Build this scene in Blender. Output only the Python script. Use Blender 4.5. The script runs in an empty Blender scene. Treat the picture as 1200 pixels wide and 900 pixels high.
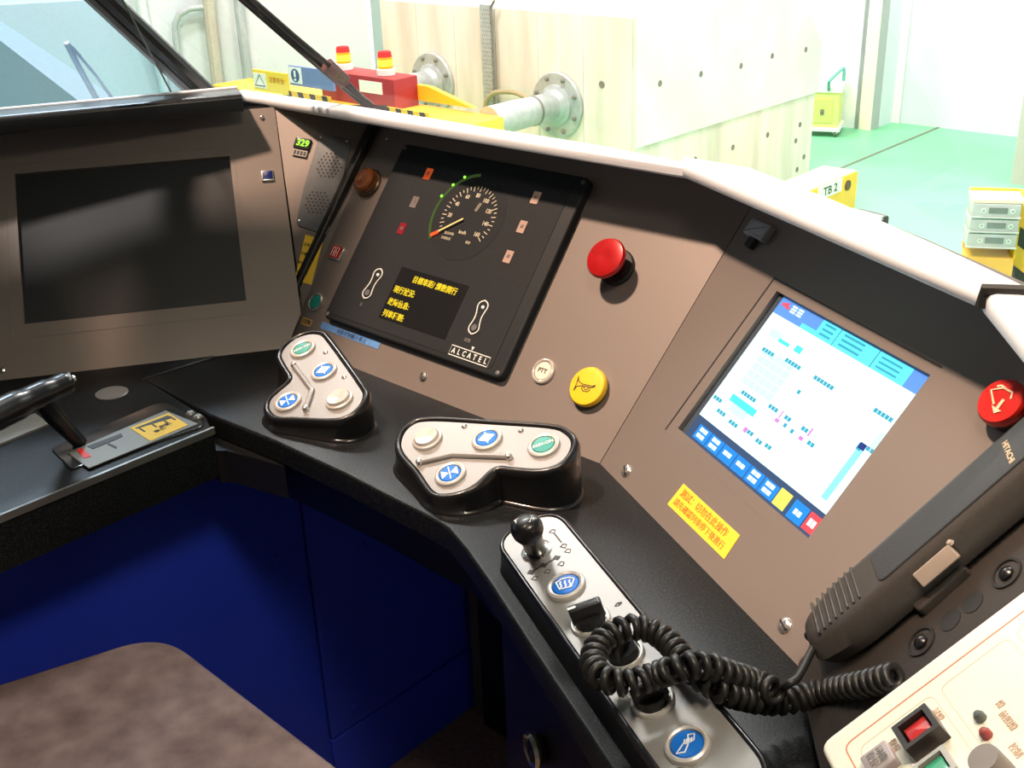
import bpy, bmesh, math, random
from mathutils import Vector, Matrix
from mathutils.geometry import tessellate_polygon
random.seed(7)
scene = bpy.context.scene
col = scene.collection
rad = math.radians

# ------------------------------------------------------------------ camera
FPX = 1330.0                                   # focal length in pixels of the 1200x900 frame
PITCH, ROLL, CAMZ = rad(24.5), rad(-2.17), 1.42
EYE = Vector((0, 0, CAMZ))
_f = Vector((0, math.cos(PITCH), -math.sin(PITCH)))
_u = Vector((0, math.sin(PITCH), math.cos(PITCH)))
_r = Vector((1, 0, 0))
CR = _r * math.cos(ROLL) + _u * math.sin(ROLL)
CU = -_r * math.sin(ROLL) + _u * math.cos(ROLL)
CF = _f
cam_data = bpy.data.cameras.new('camera')
cam_data.sensor_width = 36.0
cam_data.lens = FPX / 1200 * 36
cam_data.clip_start = 0.02
cam_data.clip_end = 200
cam = bpy.data.objects.new('camera', cam_data)
M = Matrix((CR, CU, -CF)).transposed().to_4x4()
M.translation = EYE
cam.matrix_world = M
col.objects.link(cam)
scene.camera = cam

# ------------------------------------------------------------------ light
world = bpy.data.worlds.new('hall_light')
scene.world = world
world.use_nodes = True
bg = world.node_tree.nodes['Background']
bg.inputs[0].default_value = (0.97, 0.98, 1.0, 1)      # evenly lit depot hall
bg.inputs[1].default_value = 2.1

def area_light(name, loc, target, power, color, sx, sy, spread=180):
    d = bpy.data.lights.new(name, 'AREA')
    d.energy = power
    d.color = color
    d.shape = 'RECTANGLE'
    d.size, d.size_y = sx, sy
    d.spread = rad(spread)
    o = bpy.data.objects.new(name, d)
    o.location = loc
    o.rotation_euler = (Vector(target) - Vector(loc)).to_track_quat('-Z', 'Y').to_euler()
    col.objects.link(o)
    return o

# warm depot lamp high above the train: the main light on the console, through the windscreen
area_light('depot_lamp_over_train', (-2.75, 1.15, 7.2), (0.0, 1.2, 0.9), 950, (1.0, 0.70, 0.52), 0.4, 0.4)
# white depot lamps under the hall roof
for lx, ly in ((1.5, 7.0), (-3.0, 8.0), (5.0, 10.0), (1.0, 13.0), (8.5, 7.0)):
    area_light('depot_lamp', (lx, ly, 7.2), (lx, ly, 0), 560, (1.0, 0.98, 0.95), 2.0, 1.0)
# unseen downlight added to brighten the cream box, then the cab ceiling lamp
area_light('cab_fill_light', (0.12, 0.25, 2.24), (0.05, 0.62, 0.9), 6, (1.0, 0.86, 0.68), 0.30, 0.30, 105)
area_light('cab_ceiling_lamp', (0.1, -0.75, 2.2), (-0.4, 0.8, 0.3), 3.0, (1.0, 0.82, 0.68), 0.5, 0.25)

vs = scene.view_settings
scene.display_settings.display_device = 'sRGB'
vs.view_transform = 'Standard'
vs.look = 'None'
vs.exposure = 0.0
vs.gamma = 1.0
vs.use_curve_mapping = False

# ------------------------------------------------------------------ photograph pixel -> direction -> surface
def ray(x, y):
    return CR * ((x - 600) / FPX) - CU * ((y - 450) / FPX) + CF
def at_z(x, y, z):
    r = ray(x, y)
    return EYE + r * ((z - CAMZ) / r.z)

class Plane:
    """surface with a horizontal axis at azimuth az; tilt = lean back from the vertical"""
    def __init__(s, p0, az, tilt):
        a, t = rad(az), rad(tilt)
        s.p0 = Vector(p0)
        s.ux = Vector((math.cos(a), math.sin(a), 0))
        away = Vector((-math.sin(a), math.cos(a), 0))
        s.uy = away * math.sin(t) + Vector((0, 0, math.cos(t)))
        s.n = s.ux.cross(s.uy)
    def uv(s, x, y, h=0.0):
        r = ray(x, y)
        k = ((s.p0 + s.n * h - EYE).dot(s.n)) / r.dot(s.n)
        d = EYE + r * k - s.p0
        return (d.dot(s.ux), d.dot(s.uy))
    def uvs(s, pts, h=0.0):
        return [s.uv(x, y, h) for x, y in pts]
    def pt(s, u, v, h=0.0):
        return s.p0 + s.ux * u + s.uy * v + s.n * h
    def ang(s, x, y, dx, dy, h=0.0):
        a = s.uv(x, y, h); b = s.uv(x + dx, y + dy, h)
        return math.atan2(b[1] - a[1], b[0] - a[0])
    def frame(s):
        m = Matrix((s.ux, s.uy, s.n)).transposed().to_4x4()
        m.translation = s.p0
        return m
    def moved(s, u, v, h=0.0):
        q = Plane.__new__(Plane)
        q.ux, q.uy, q.n = s.ux, s.uy, s.n
        q.p0 = s.pt(u, v, h)
        return q
    def size(s, x, y, px, h=0.0):
        """metres covered by px pixels at this spot"""
        u, v = s.uv(x, y, h)
        return px * (s.pt(u, v, h) - EYE).dot(CF) / FPX

# ------------------------------------------------------------------ materials
MATS = {}
def mat(name, color, rough=0.5, metal=0.0, var=0.0, scale=40.0, bump=0.0, color2=None, coat=0.0,
        emit=None, estr=0.0, spec=0.5, stretch=None, detail=4.0, alpha_tr=None, contrast=None):
    if name in MATS:
        return MATS[name]
    m = bpy.data.materials.new(name)
    m.use_nodes = True
    nt = m.node_tree
    b = nt.nodes['Principled BSDF']
    b.inputs['Base Color'].default_value = (*color, 1)
    b.inputs['Roughness'].default_value = rough
    b.inputs['Metallic'].default_value = metal
    b.inputs['Specular IOR Level'].default_value = spec
    b.inputs['Coat Weight'].default_value = coat
    b.inputs['Coat Roughness'].default_value = 0.08
    if emit:
        b.inputs['Emission Color'].default_value = (*emit, 1)
        b.inputs['Emission Strength'].default_value = estr
    if var or bump or color2:
        tc = nt.nodes.new('ShaderNodeTexCoord')
        mp = nt.nodes.new('ShaderNodeMapping')
        if stretch:
            mp.inputs['Scale'].default_value = stretch
        nz = nt.nodes.new('ShaderNodeTexNoise')
        nz.inputs['Scale'].default_value = scale
        nz.inputs['Detail'].default_value = detail
        nt.links.new(tc.outputs['Object'], mp.inputs[0])
        nt.links.new(mp.outputs[0], nz.inputs['Vector'])
        if var or color2:
            rp = nt.nodes.new('ShaderNodeValToRGB')
            c2 = color2 or tuple(min(1, c * (1 + var)) for c in color)
            c1 = color if color2 else tuple(c * (1 - var) for c in color)
            lo, hi = contrast or (0.3, 0.7)
            rp.color_ramp.elements[0].position = lo
            rp.color_ramp.elements[1].position = hi
            rp.color_ramp.elements[0].color = (*c1, 1)
            rp.color_ramp.elements[1].color = (*c2, 1)
            nt.links.new(nz.outputs['Fac'], rp.inputs[0])
            nt.links.new(rp.outputs[0], b.inputs['Base Color'])
        if bump:
            bp = nt.nodes.new('ShaderNodeBump')
            bp.inputs['Strength'].default_value = bump
            bp.inputs['Distance'].default_value = 0.002
            nt.links.new(nz.outputs['Fac'], bp.inputs['Height'])
            nt.links.new(bp.outputs[0], b.inputs['Normal'])
    MATS[name] = m
    return m

def glass_mat(name, tint, gloss=0.06):
    m = bpy.data.materials.new(name)
    m.use_nodes = True
    nt = m.node_tree
    nt.nodes.clear()
    out = nt.nodes.new('ShaderNodeOutputMaterial')
    tr = nt.nodes.new('ShaderNodeBsdfTransparent')
    tr.inputs[0].default_value = (*tint, 1)
    gl = nt.nodes.new('ShaderNodeBsdfGlossy')
    gl.inputs['Roughness'].default_value = 0.02
    mx = nt.nodes.new('ShaderNodeMixShader')
    fr = nt.nodes.new('ShaderNodeFresnel')
    fr.inputs[0].default_value = 1.09
    nt.links.new(fr.outputs[0], mx.inputs[0])
    nt.links.new(tr.outputs[0], mx.inputs[1])
    nt.links.new(gl.outputs[0], mx.inputs[2])
    nt.links.new(mx.outputs[0], out.inputs[0])
    MATS[name] = m
    return m

def emitter(name, color, strength):
    return mat(name, tuple(c * 0.25 for c in color), rough=0.6, spec=0.08, emit=color, estr=strength)

fascia_m = mat('brushed_aluminium', (0.21, 0.178, 0.160), rough=0.45, metal=0.35, spec=0.4, var=0.05, scale=900, bump=0.05, stretch=(1, 1, 1))
silver_m = mat('satin_plate', (0.26, 0.25, 0.24), rough=0.38, metal=0.35, var=0.03, scale=700, bump=0.03)
chrome_m = mat('polished_steel', (0.78, 0.76, 0.73), rough=0.22, metal=0.9, var=0.03, scale=60)
desk_m = mat('black_speckled_laminate', (0.005, 0.006, 0.007), rough=0.38, spec=0.16, color2=(0.026, 0.028, 0.031), scale=420, bump=0.10, contrast=(0.45, 0.75))
desk_edge_m = mat('black_edge_laminate', (0.010, 0.010, 0.011), rough=0.4, var=0.3, scale=300)
black_m = mat('black_plastic', (0.012, 0.012, 0.013), rough=0.35, var=0.2, scale=200)
pod_m = mat('black_gloss_moulding', (0.008, 0.008, 0.009), rough=0.30, spec=0.35, coat=0.2, var=0.2, scale=300, bump=0.03)
rubber_m = mat('black_rubber', (0.014, 0.013, 0.012), rough=0.42, var=0.25, scale=120)
unit_m = mat('dark_instrument_front', (0.016, 0.019, 0.022), rough=0.6, spec=0.25, var=0.2, scale=500, bump=0.06)
screen_off_m = mat('dark_display_glass', (0.008, 0.010, 0.014), rough=0.45, var=0.2, scale=300)
grey_plate_m = mat('grey_grille_plate', (0.11, 0.12, 0.13), rough=0.5, var=0.08, scale=200)
hood_m = mat('light_grey_hood', (0.82, 0.84, 0.87), rough=0.42, metal=0.0, var=0.03, scale=400, bump=0.05)
trim_black_m = mat('black_hood_trim', (0.012, 0.013, 0.015), rough=0.3, var=0.2, scale=150)
white_m = mat('white_print', (0.85, 0.84, 0.80), rough=0.5, var=0.02, scale=50)
cream_print_m = mat('cream_print', (0.62, 0.56, 0.42), rough=0.5, var=0.02, scale=50)
ink_m = mat('black_ink', (0.015, 0.015, 0.015), rough=0.5, var=0.1, scale=50)
grey_ink_m = mat('grey_ink', (0.22, 0.21, 0.20), rough=0.5, var=0.1, scale=50)
blue_cap_m = mat('blue_cap', (0.008, 0.15, 0.60), rough=0.4, spec=0.2, var=0.06, scale=80)
green_cap_m = mat('teal_cap', (0.010, 0.23, 0.19), rough=0.35, var=0.06, scale=80)
yellow_m = mat('yellow_plastic', (0.85, 0.53, 0.015), rough=0.4, var=0.04, scale=60)
yellow_label_m = mat('yellow_label', (0.88, 0.58, 0.04), rough=0.55, var=0.04, scale=60)
red_m = mat('red_plastic', (0.62, 0.018, 0.014), rough=0.32, var=0.08, scale=60, coat=0.3)
red_gloss_m = mat('red_metallic_cap', (0.50, 0.012, 0.015), rough=0.22, metal=0.3, var=0.1, scale=90, coat=0.5)
blue_tape_m = mat('blue_tape', (0.10, 0.27, 0.60), rough=0.6, var=0.1, scale=90)
navy_ink_m = mat('navy_ink', (0.02, 0.04, 0.14), rough=0.6, var=0.1, scale=90)
red_ink_m = mat('red_brown_ink', (0.55, 0.13, 0.02), rough=0.6, var=0.1, scale=90)
cream_m = mat('cream_enamel', (0.94, 0.87, 0.72), rough=0.4, var=0.02, scale=30)
handset_m = mat('dark_grey_handset', (0.040, 0.036, 0.033), rough=0.42, var=0.12, scale=250, bump=0.04)
handset_back_m = mat('slate_handset_back', (0.035, 0.040, 0.045), rough=0.5, var=0.15, scale=500, bump=0.08)
blue_panel_m = mat('blue_kick_panel', (0.016, 0.045, 0.58), rough=0.5, var=0.08, scale=500, bump=0.04)
fabric_m = mat('brown_plush', (0.11, 0.070, 0.065), rough=0.95, color2=(0.27, 0.19, 0.175), scale=26, detail=12.0, contrast=(0.25, 0.78), bump=0.5)
floor_m = mat('brown_floor', (0.34, 0.23, 0.15), rough=0.7, var=0.2, scale=90, bump=0.1)
cab_wall_m = mat('grey_cab_lining', (0.16, 0.15, 0.14), rough=0.7, var=0.05, scale=20)

# ------------------------------------------------------------------ mesh helpers: geometry = (verts, faces)
def join(*geos):
    V, F = [], []
    for v, f in geos:
        o = len(V)
        V += [tuple(p) for p in v]
        F += [tuple(i + o for i in q) for q in f]
    return V, F
def moved(g, t=(0, 0, 0), rz=0.0, s=1.0):
    c, n = math.cos(rz), math.sin(rz)
    return [(p[0] * s * c - p[1] * s * n + t[0], p[0] * s * n + p[1] * s * c + t[1], p[2] * s + t[2]) for p in g[0]], g[1]
def xform(g, m):
    return [tuple(m @ Vector(p)) for p in g[0]], g[1]
def area2(o):
    return sum(o[i][0] * o[(i + 1) % len(o)][1] - o[(i + 1) % len(o)][0] * o[i][1] for i in range(len(o)))
def ccw(o):
    return list(o) if area2(o) > 0 else list(reversed(o))
def offset(o, d):
    """move a counter-clockwise outline outwards by d"""
    n = len(o); r = []
    for i in range(n):
        a, b, c = Vector(o[i - 1]), Vector(o[i]), Vector(o[(i + 1) % n])
        e1 = (b - a); e2 = (c - b)
        if e1.length < 1e-9 or e2.length < 1e-9:
            r.append(tuple(b)); continue
        e1.normalize(); e2.normalize()
        n1, n2 = Vector((e1.y, -e1.x)), Vector((e2.y, -e2.x))
        m = n1 + n2
        k = m.dot(n1)
        m = n1 if k < 0.3 else m / k
        r.append(tuple(b + m * d))
    return r
def rounded(pts, r, n=5):
    """polygon with rounded corners"""
    pts = ccw(pts); out = []
    N = len(pts)
    for i in range(N):
        a, b, c = Vector(pts[i - 1]), Vector(pts[i]), Vector(pts[(i + 1) % N])
        d1, d2 = (a - b), (c - b)
        l1, l2 = d1.length, d2.length
        d1.normalize(); d2.normalize()
        ri = r[i] if isinstance(r, (list, tuple)) else r
        k = min(ri, l1 * 0.48, l2 * 0.48)
        p, q = b + d1 * k, b + d2 * k
        for j in range(n + 1):
            t = j / n
            out.append(tuple(p * (1 - t) ** 2 + b * 2 * t * (1 - t) + q * t ** 2))
    return out
def rect(x0, x1, y0, y1, r=0.0, n=4):
    p = [(x0, y0), (x1, y0), (x1, y1), (x0, y1)]
    return rounded(p, r, n) if r else p
def catmull(pts, n=5, closed=True):
    out = []; N = len(pts)
    rng = range(N) if closed else range(N - 1)
    for i in rng:
        g = (lambda k: Vector(pts[k % N])) if closed else (lambda k: Vector(pts[max(0, min(N - 1, k))]))
        p0, p1, p2, p3 = g(i - 1), g(i), g(i + 1), g(i + 2)
        for j in range(n):
            t = j / n
            out.append(tuple(0.5 * ((2 * p1) + (p2 - p0) * t + (2 * p0 - 5 * p1 + 4 * p2 - p3) * t * t + (3 * p1 - p0 - 3 * p2 + p3) * t ** 3)))
    if not closed:
        out.append(tuple(pts[-1]))
    return out
def slab(outline, h0, h1, bev=0.0, seg=3, bottom=True):
    """flat-bottomed plate with a rounded upper edge"""
    o = ccw(outline); n = len(o)
    rings = [(o, h0)]
    if bev:
        for j in range(seg + 1):
            a = j / seg * math.pi / 2
            rings.append((offset(o, -bev * (1 - math.cos(a))), h1 - bev + bev * math.sin(a)))
    else:
        rings.append((o, h1))
    V = []; F = []
    for r, h in rings:
        V += [(p[0], p[1], h) for p in r]
    for k in range(len(rings) - 1):
        for i in range(n):
            j = (i + 1) % n
            F.append((k * n + i, k * n + j, (k + 1) * n + j, (k + 1) * n + i))
    b = (len(rings) - 1) * n
    F.append(tuple(range(b, b + n)))
    if bottom:
        F.append(tuple(reversed(range(n))))
    return V, F
def holed(outline, holes, h0, h1):
    """plate with openings"""
    o = ccw(outline); hs = [list(reversed(ccw(h))) for h in holes]
    loops = [o] + hs
    flat = [p for l in loops for p in l]
    tri = tessellate_polygon([[Vector((p[0], p[1], 0)) for p in l] for l in loops])
    V = [(p[0], p[1], h1) for p in flat] + [(p[0], p[1], h0) for p in flat]
    N = len(flat); F = []
    for t in tri:
        a, b, c = (Vector(flat[i]) for i in t)
        up = (b - a).x * (c - a).y - (b - a).y * (c - a).x > 0
        F.append(tuple(t) if up else tuple(reversed(t)))
        F.append(tuple(i + N for i in (reversed(t) if up else t)))
    s = 0
    for l in loops:
        n = len(l)
        for i in range(n):
            j = (i + 1) % n
            F.append((s + i, s + i + N, s + j + N, s + j))
        s += n
    return V, [tuple(f) for f in F]
def lathe(profile, n=28, cap=True):
    V = []; F = []; k = len(profile)
    for i in range(n):
        a = 2 * math.pi * i / n
        for r, h in profile:
            V.append((r * math.cos(a), r * math.sin(a), h))
    for i in range(n):
        j = (i + 1) % n
        for m in range(k - 1):
            F.append((i * k + m, j * k + m, j * k + m + 1, i * k + m + 1))
    if cap:
        if profile[-1][0] > 1e-6:
            F.append(tuple(i * k + k - 1 for i in range(n)))
        if profile[0][0] > 1e-6:
            F.append(tuple(i * k for i in reversed(range(n))))
    return V, F
def disc(r, h0, h1, bev=0.0, n=28):
    if bev:
        return lathe([(r, h0), (r, h1 - bev), (r - bev * 0.3, h1 - bev * 0.3), (r - bev, h1)], n)
    return lathe([(r, h0), (r, h1)], n)
def box(x0, x1, y0, y1, z0, z1, bev=0.0):
    return slab(rect(x0, x1, y0, y1, bev * 1.2 if bev else 0.0, 2), z0, z1, bev, 2)
def tube(pts, r, n=8, closed=False, cap=True):
    pts = [Vector(p) for p in pts]; N = len(pts)
    V = []; F = []
    t0 = (pts[1] - pts[0]).normalized()
    up = Vector((0, 0, 1)) if abs(t0.z) < 0.9 else Vector((1, 0, 0))
    x = t0.cross(up).normalized()
    for i in range(N):
        if closed:
            t = (pts[(i + 1) % N] - pts[i - 1]).normalized()
        else:
            t = (pts[min(i + 1, N - 1)] - pts[max(i - 1, 0)]).normalized()
        x = (x - t * x.dot(t))
        x = x.normalized() if x.length > 1e-6 else t.orthogonal().normalized()
        y = t.cross(x)
        ri = r[i] if isinstance(r, (list, tuple)) else r
        for k in range(n):
            a = 2 * math.pi * k / n
            V.append(tuple(pts[i] + x * (ri * math.cos(a)) + y * (ri * math.sin(a))))
    for i in range(N if closed else N - 1):
        i2 = (i + 1) % N
        for k in range(n):
            k2 = (k + 1) % n
            F.append((i * n + k, i * n + k2, i2 * n + k2, i2 * n + k))
    if cap and not closed:
        F.append(tuple(reversed(range(n))))
        F.append(tuple(range((N - 1) * n, N * n)))
    return V, F
def ribbon(pts, w, h0, h1, closed=False):
    """flat strip of width w that follows pts in the plane"""
    P = [Vector(p[:2]) for p in pts]; N = len(P); L = []; R = []
    for i in range(N):
        if closed:
            t = (P[(i + 1) % N] - P[i - 1]).normalized()
        else:
            t = (P[min(i + 1, N - 1)] - P[max(i - 1, 0)]).normalized()
        nn = Vector((-t.y, t.x)) * (w / 2)
        L.append(P[i] + nn); R.append(P[i] - nn)
    V = [(p.x, p.y, h1) for p in L] + [(p.x, p.y, h1) for p in R] + [(p.x, p.y, h0) for p in L] + [(p.x, p.y, h0) for p in R]
    F = []
    for i in range(N if closed else N - 1):
        j = (i + 1) % N
        F += [(N + i, N + j, j, i), (i, j, 2 * N + j, 2 * N + i), (3 * N + i, 3 * N + j, N + j, N + i)]
    return V, F
def segline(a, b, w, h0, h1):
    return ribbon([a, b], w, h0, h1)
def lettering(s, size, align='CENTER', depth=0.0004, bold=False, sx=1.0):
    c = bpy.data.curves.new('lettering', 'FONT')
    c.body = s
    c.size = size
    c.align_x = align
    c.align_y = 'CENTER'
    c.extrude = depth / 2
    c.resolution_u = 2
    if bold:
        c.offset = size * 0.018
    o = bpy.data.objects.new('lettering', c)
    col.objects.link(o)
    dg = bpy.context.evaluated_depsgraph_get()
    me = bpy.data.meshes.new_from_object(o.evaluated_get(dg))
    V = [(v.co.x * sx, v.co.y, v.co.z + depth / 2) for v in me.vertices]
    F = [tuple(p.vertices) for p in me.polygons]
    bpy.data.objects.remove(o)
    bpy.data.curves.remove(c)
    bpy.data.meshes.remove(me)
    return V, F

def mesh(name, geo, m, smooth=35):
    me = bpy.data.meshes.new(name)
    me.from_pydata([tuple(v) for v in geo[0]], [], [tuple(f) for f in geo[1]])
    me.materials.append(m)
    if smooth:
        me.polygons.foreach_set('use_smooth', [True] * len(me.polygons))
        try:
            me.set_sharp_from_angle(angle=rad(smooth))
        except Exception:
            pass
    me.update()
    return me
def part(name, geo, m, parent, loc=(0, 0, 0), rz=0.0, label=None, kind=None, smooth=35, rot=None):
    o = bpy.data.objects.new(name, mesh(name, geo, m, smooth) if isinstance(geo, tuple) else geo)
    col.objects.link(o)
    o.parent = parent
    o.location = loc
    o.rotation_euler = rot if rot else (0, 0, rz)
    if label: o['label'] = label
    if kind: o['kind'] = kind
    return o
def thing(name, label, cat, m=None, group=None):
    o = bpy.data.objects.new(name, None)
    o.empty_display_size = 0.05
    col.objects.link(o)
    if m is not None:
        o.matrix_world = m
    o['label'] = label
    o['category'] = cat
    if group: o['group'] = group
    return o
def solid(name, label, cat, geo, m, mw=None, group=None, smooth=35):
    o = bpy.data.objects.new(name, mesh(name, geo, m, smooth))
    col.objects.link(o)
    if mw is not None:
        o.matrix_world = mw
    o['label'] = label
    o['category'] = cat
    if group: o['group'] = group
    return o
def struct(name, geo, m, mw=None, label=None, smooth=0):
    o = bpy.data.objects.new(name, mesh(name, geo, m, smooth))
    col.objects.link(o)
    if mw is not None:
        o.matrix_world = mw
    o['kind'] = 'structure'
    if label: o['label'] = label
    return o
def yaw(loc, az):
    m = Matrix.Rotation(rad(az), 4, 'Z')
    m.translation = Vector(loc)
    return m
def quads(pts):
    """closed shape from 4 lower + 4 upper points"""
    return [tuple(p) for p in pts], [(3, 2, 1, 0), (4, 5, 6, 7), (0, 1, 5, 4), (1, 2, 6, 5), (2, 3, 7, 6), (3, 0, 4, 7)]

# ------------------------------------------------------------------ the console's surfaces
DZ = 0.80                                        # desk height above the cab floor
HALL = -1.45                                     # depot floor below the cab floor
AZ = -43.8                                       # across the train
TILT = 39.5
EF = Vector((math.sin(rad(43.8)), math.cos(rad(43.8)), 0))     # along the train, forwards
ER = Vector((math.cos(rad(AZ)), math.sin(rad(AZ)), 0))         # across the train, to the right
K = at_z(703, 543, DZ)
PI_ = Plane(K, AZ, TILT)                         # middle fascia
PR = Plane(K, -69.8, TILT)                       # right fascia
PL = Plane(at_z(318, 410, DZ), 11.8, TILT)       # left fascia
KR = K + PR.ux * 0.395
PP = Plane(KR, -96, TILT)                        # last fascia, with the handset

# ================================================================== the setting: cab shell
def W(r, f, z):
    return ER * r + EF * f + Vector((0, 0, z))
FAR = [at_z(x, y, 1.112) for x, y in ((284, 105), (438, 127.5), (573, 150), (700, 170), (800, 190))]
FARR = [at_z(x, y, 1.112) for x, y in ((877, 203), (947, 230), (1000, 252), (1100, 297), (1215, 352))]
LIPL0, LIPL1 = at_z(-70, 166, 1.103), at_z(286, 131, 1.103)
awayL = Vector((-math.sin(rad(19.5)), math.cos(rad(19.5)), 0))
FARL = [LIPL0 + awayL * 0.045 + Vector((0, 0, 0.024)), LIPL1 + awayL * 0.045 + Vector((0, 0, 0.024))]
RW, LW, BW, CZ = 0.50, -2.40, -1.35, 2.30
struct('floor_cab', box(LW, RW, BW, 1.75, -0.06, 0.0), floor_m, yaw((0, 0, 0), AZ), 'dull brown cab floor in the footwell')
struct('ceiling', box(LW - 0.1, RW + 0.1, BW, 0.26, CZ, CZ + 0.06), cab_wall_m, yaw((0, 0, 0), AZ))
struct('wall_back', box(LW, RW, BW - 0.06, BW, 0.0, CZ), cab_wall_m, yaw((0, 0, 0), AZ))
struct('wall_right', box(RW, RW + 0.06, BW, 0.55, 0.0, CZ), cab_wall_m, yaw((0, 0, 0), AZ))
struct('wall_left', box(LW - 0.06, LW, BW, -0.5, 0.0, CZ), cab_wall_m, yaw((0, 0, 0), AZ))
pillar = (-EF + Vector((0, 0, 1)))
GH = 1.0                                        # height of the glass
FL0 = FARL[0] + (FARL[0] - FARL[1]).normalized() * 1.30
nose = [FL0 + awayL * 0.09, FARL[1] + awayL * 0.09] + [p + EF * 0.09 for p in FAR] + [p + Vector((0.94, 0.345, 0)) * 0.09 for p in FARR]
nose = [W(LW, -0.5, 0)] + nose
def curtain(name, pts, z0, z1):
    for a, b in zip(pts, pts[1:]):
        struct(name, ([(a.x, a.y, z0(a)), (b.x, b.y, z0(b)), (b.x, b.y, z1), (a.x, a.y, z1)], [(0, 1, 2, 3)]), cab_wall_m)
curtain('wall_front', nose, lambda p: -0.3, 1.075)
curtain('wall_side', [FARR[4] + Vector((0.02, 0, 0)), W(RW, 0.55, 0)], lambda p: 0.0, CZ)

# windows: raked front screen and the tinted pane to its left
clear_glass = glass_mat('clear_glass', (0.97, 0.98, 0.98))
blue_glass = glass_mat('blue_tinted_glass', (0.60, 0.76, 0.92))
base = FAR + FARR
heads = []
V = []; F = []
for i, p in enumerate(base):
    k = min(1.0, max(0.0, (i - 4) / 4))
    rake = (-EF * (1 - k) - Vector((0.94, 0.345, 0)) * k * 0.75 + Vector((0, 0, 1)))
    V += [tuple(p + Vector((0, 0, -0.004))), tuple(p + rake * GH)]
    heads.append(p + rake * GH)
for i in range(len(base) - 1):
    F.append((2 * i, 2 * i + 2, 2 * i + 3, 2 * i + 1))
struct('window_1', (V, F), clear_glass, label='clear raked windscreen over the instrument fascias', smooth=60)
PB = at_z(253, 106, 1.118)
GHL = 0.30                                       # side pane kept low so the unseen header shades the left fascia
pane = [FL0, PB, PB + pillar * GHL, FL0 + pillar * GHL]
struct('window_2', ([tuple(p) for p in pane], [(0, 1, 2, 3)]), blue_glass, label='blue tinted pane left of the windscreen gasket')
pane = [PB, FAR[0], FAR[0] + pillar * GH, PB + pillar * GH]
struct('window_3', ([tuple(p) for p in pane], [(0, 1, 2, 3)]), clear_glass, label='clear strip of glass right of the gasket')
curtain('wall_header', [FL0 + pillar * GHL, PB + pillar * GHL, PB + pillar * GH] + heads, lambda p: p.z if p.z > 1 else 1.7, CZ)  # unseen header; its left part is lowered to block lamp light
gk = thing('window_gasket', 'slanting black and grey gasket dividing the blue pane from the windscreen', 'window seal', Matrix.Translation(PB))
part('rubber_seal', tube([Vector((0.012, 0, -0.03)), Vector((0.012, 0, 0)) + pillar * 0.3, Vector((0.012, 0, 0)) + pillar * 0.6], 0.013, 10), rubber_m, gk)
part('grey_bead', tube([Vector((-0.012, -0.004, -0.03)), Vector((-0.012, -0.004, 0)) + pillar * 0.3, Vector((-0.012, -0.004, 0)) + pillar * 0.6], 0.008, 8), mat('grey_bead', (0.16, 0.17, 0.18), 0.5, var=0.1), gk, label='dull grey bead')
a, b = at_z(201, 109, 1.12), EYE + ray(132, -22) * 1.5
solid('blind_cord', 'thin dark cord hanging beside the window gasket', 'cord', tube([(0, 0, 0), (b - a) * 0.5, b - a], 0.0016, 6), rubber_m, Matrix.Translation(a))

# ================================================================== hood round the top of the fascias
hood = thing('dashboard_hood', 'light grey hood running along the top of the fascias below the windscreen', 'dashboard hood', Matrix.Translation(K + Vector((0, 0, 0.28))))
HO = K + Vector((0, 0, 0.28))
def hood_seg(name, lip, far, zb, zt, m, rr=0.006):
    """lip and far are polylines with equal numbers of points"""
    V = []; F = []; n = len(lip)
    for p, q in zip(lip, far):
        p = Vector((p.x, p.y, 0)); q = Vector((q.x, q.y, 0))
        d = (q - p).normalized()
        prof = [(q, zb), (p + d * 0.004, zb), (p, zb + 0.003), (p, zt - rr), (p + d * rr * 0.3, zt - rr * 0.3), (p + d * rr, zt), (p + d * rr * 3, zt + 0.001), (q, zt + 0.003)]
        for a, z in prof:
            V.append(tuple(Vector((a.x, a.y, z)) - HO))
    m_ = 8
    for i in range(n - 1):
        for k in range(m_):
            l = (k + 1) % m_
            F.append((i * m_ + k, i * m_ + l, (i + 1) * m_ + l, (i + 1) * m_ + k))
    F.append(tuple(range(m_))); F.append(tuple(reversed(range((n - 1) * m_, n * m_))))
    return part(name, (V, F), m, hood, smooth=50)
def lerp_poly(a, b, n):
    return [a.lerp(b, i / (n - 1)) for i in range(n)]
lipI = lerp_poly(at_z(272, 116, 1.100), at_z(804, 207, 1.100), 5)
hood_seg('hood_panel', lipI, FAR, 1.097, 1.109, hood_m, 0.004)
lipR = lerp_poly(at_z(800, 204, 1.103), at_z(1150, 358, 1.103), 5)
hood_seg('hood_panel', lipR, [FAR[-1], FARR[0], FARR[1].lerp(FARR[2], 0.6), FARR[3], FARR[4]], 1.099, 1.115, hood_m, 0.006)
lp0 = at_z(1152, 362, 1.100)
lipP = [lp0, lp0 + PP.ux * 0.32]
farP = [FARR[4] + Vector((0.003, -0.012, 0)), FARR[4] + PP.ux * 0.36 + Vector((0.06, 0, 0))]
hood_seg('hood_panel', lipP, farP, 1.095, 1.115, hood_m, 0.007)
fill = [PL.pt(-0.12, 0.386) + awayL * 0.008, PL.pt(0.049, 0.386) + awayL * 0.008 + EF * 0.004, PI_.pt(-0.606, 0.372) + EF * 0.008]
V = []
for p in fill:
    V += [tuple(Vector((p.x, p.y, p.z - 0.02)) - HO), tuple(Vector((p.x, p.y, 1.100)) - HO)]
part('filler_strip', (V, [(0, 2, 3, 1), (2, 4, 5, 3)]), trim_black_m, hood, smooth=0)
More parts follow.
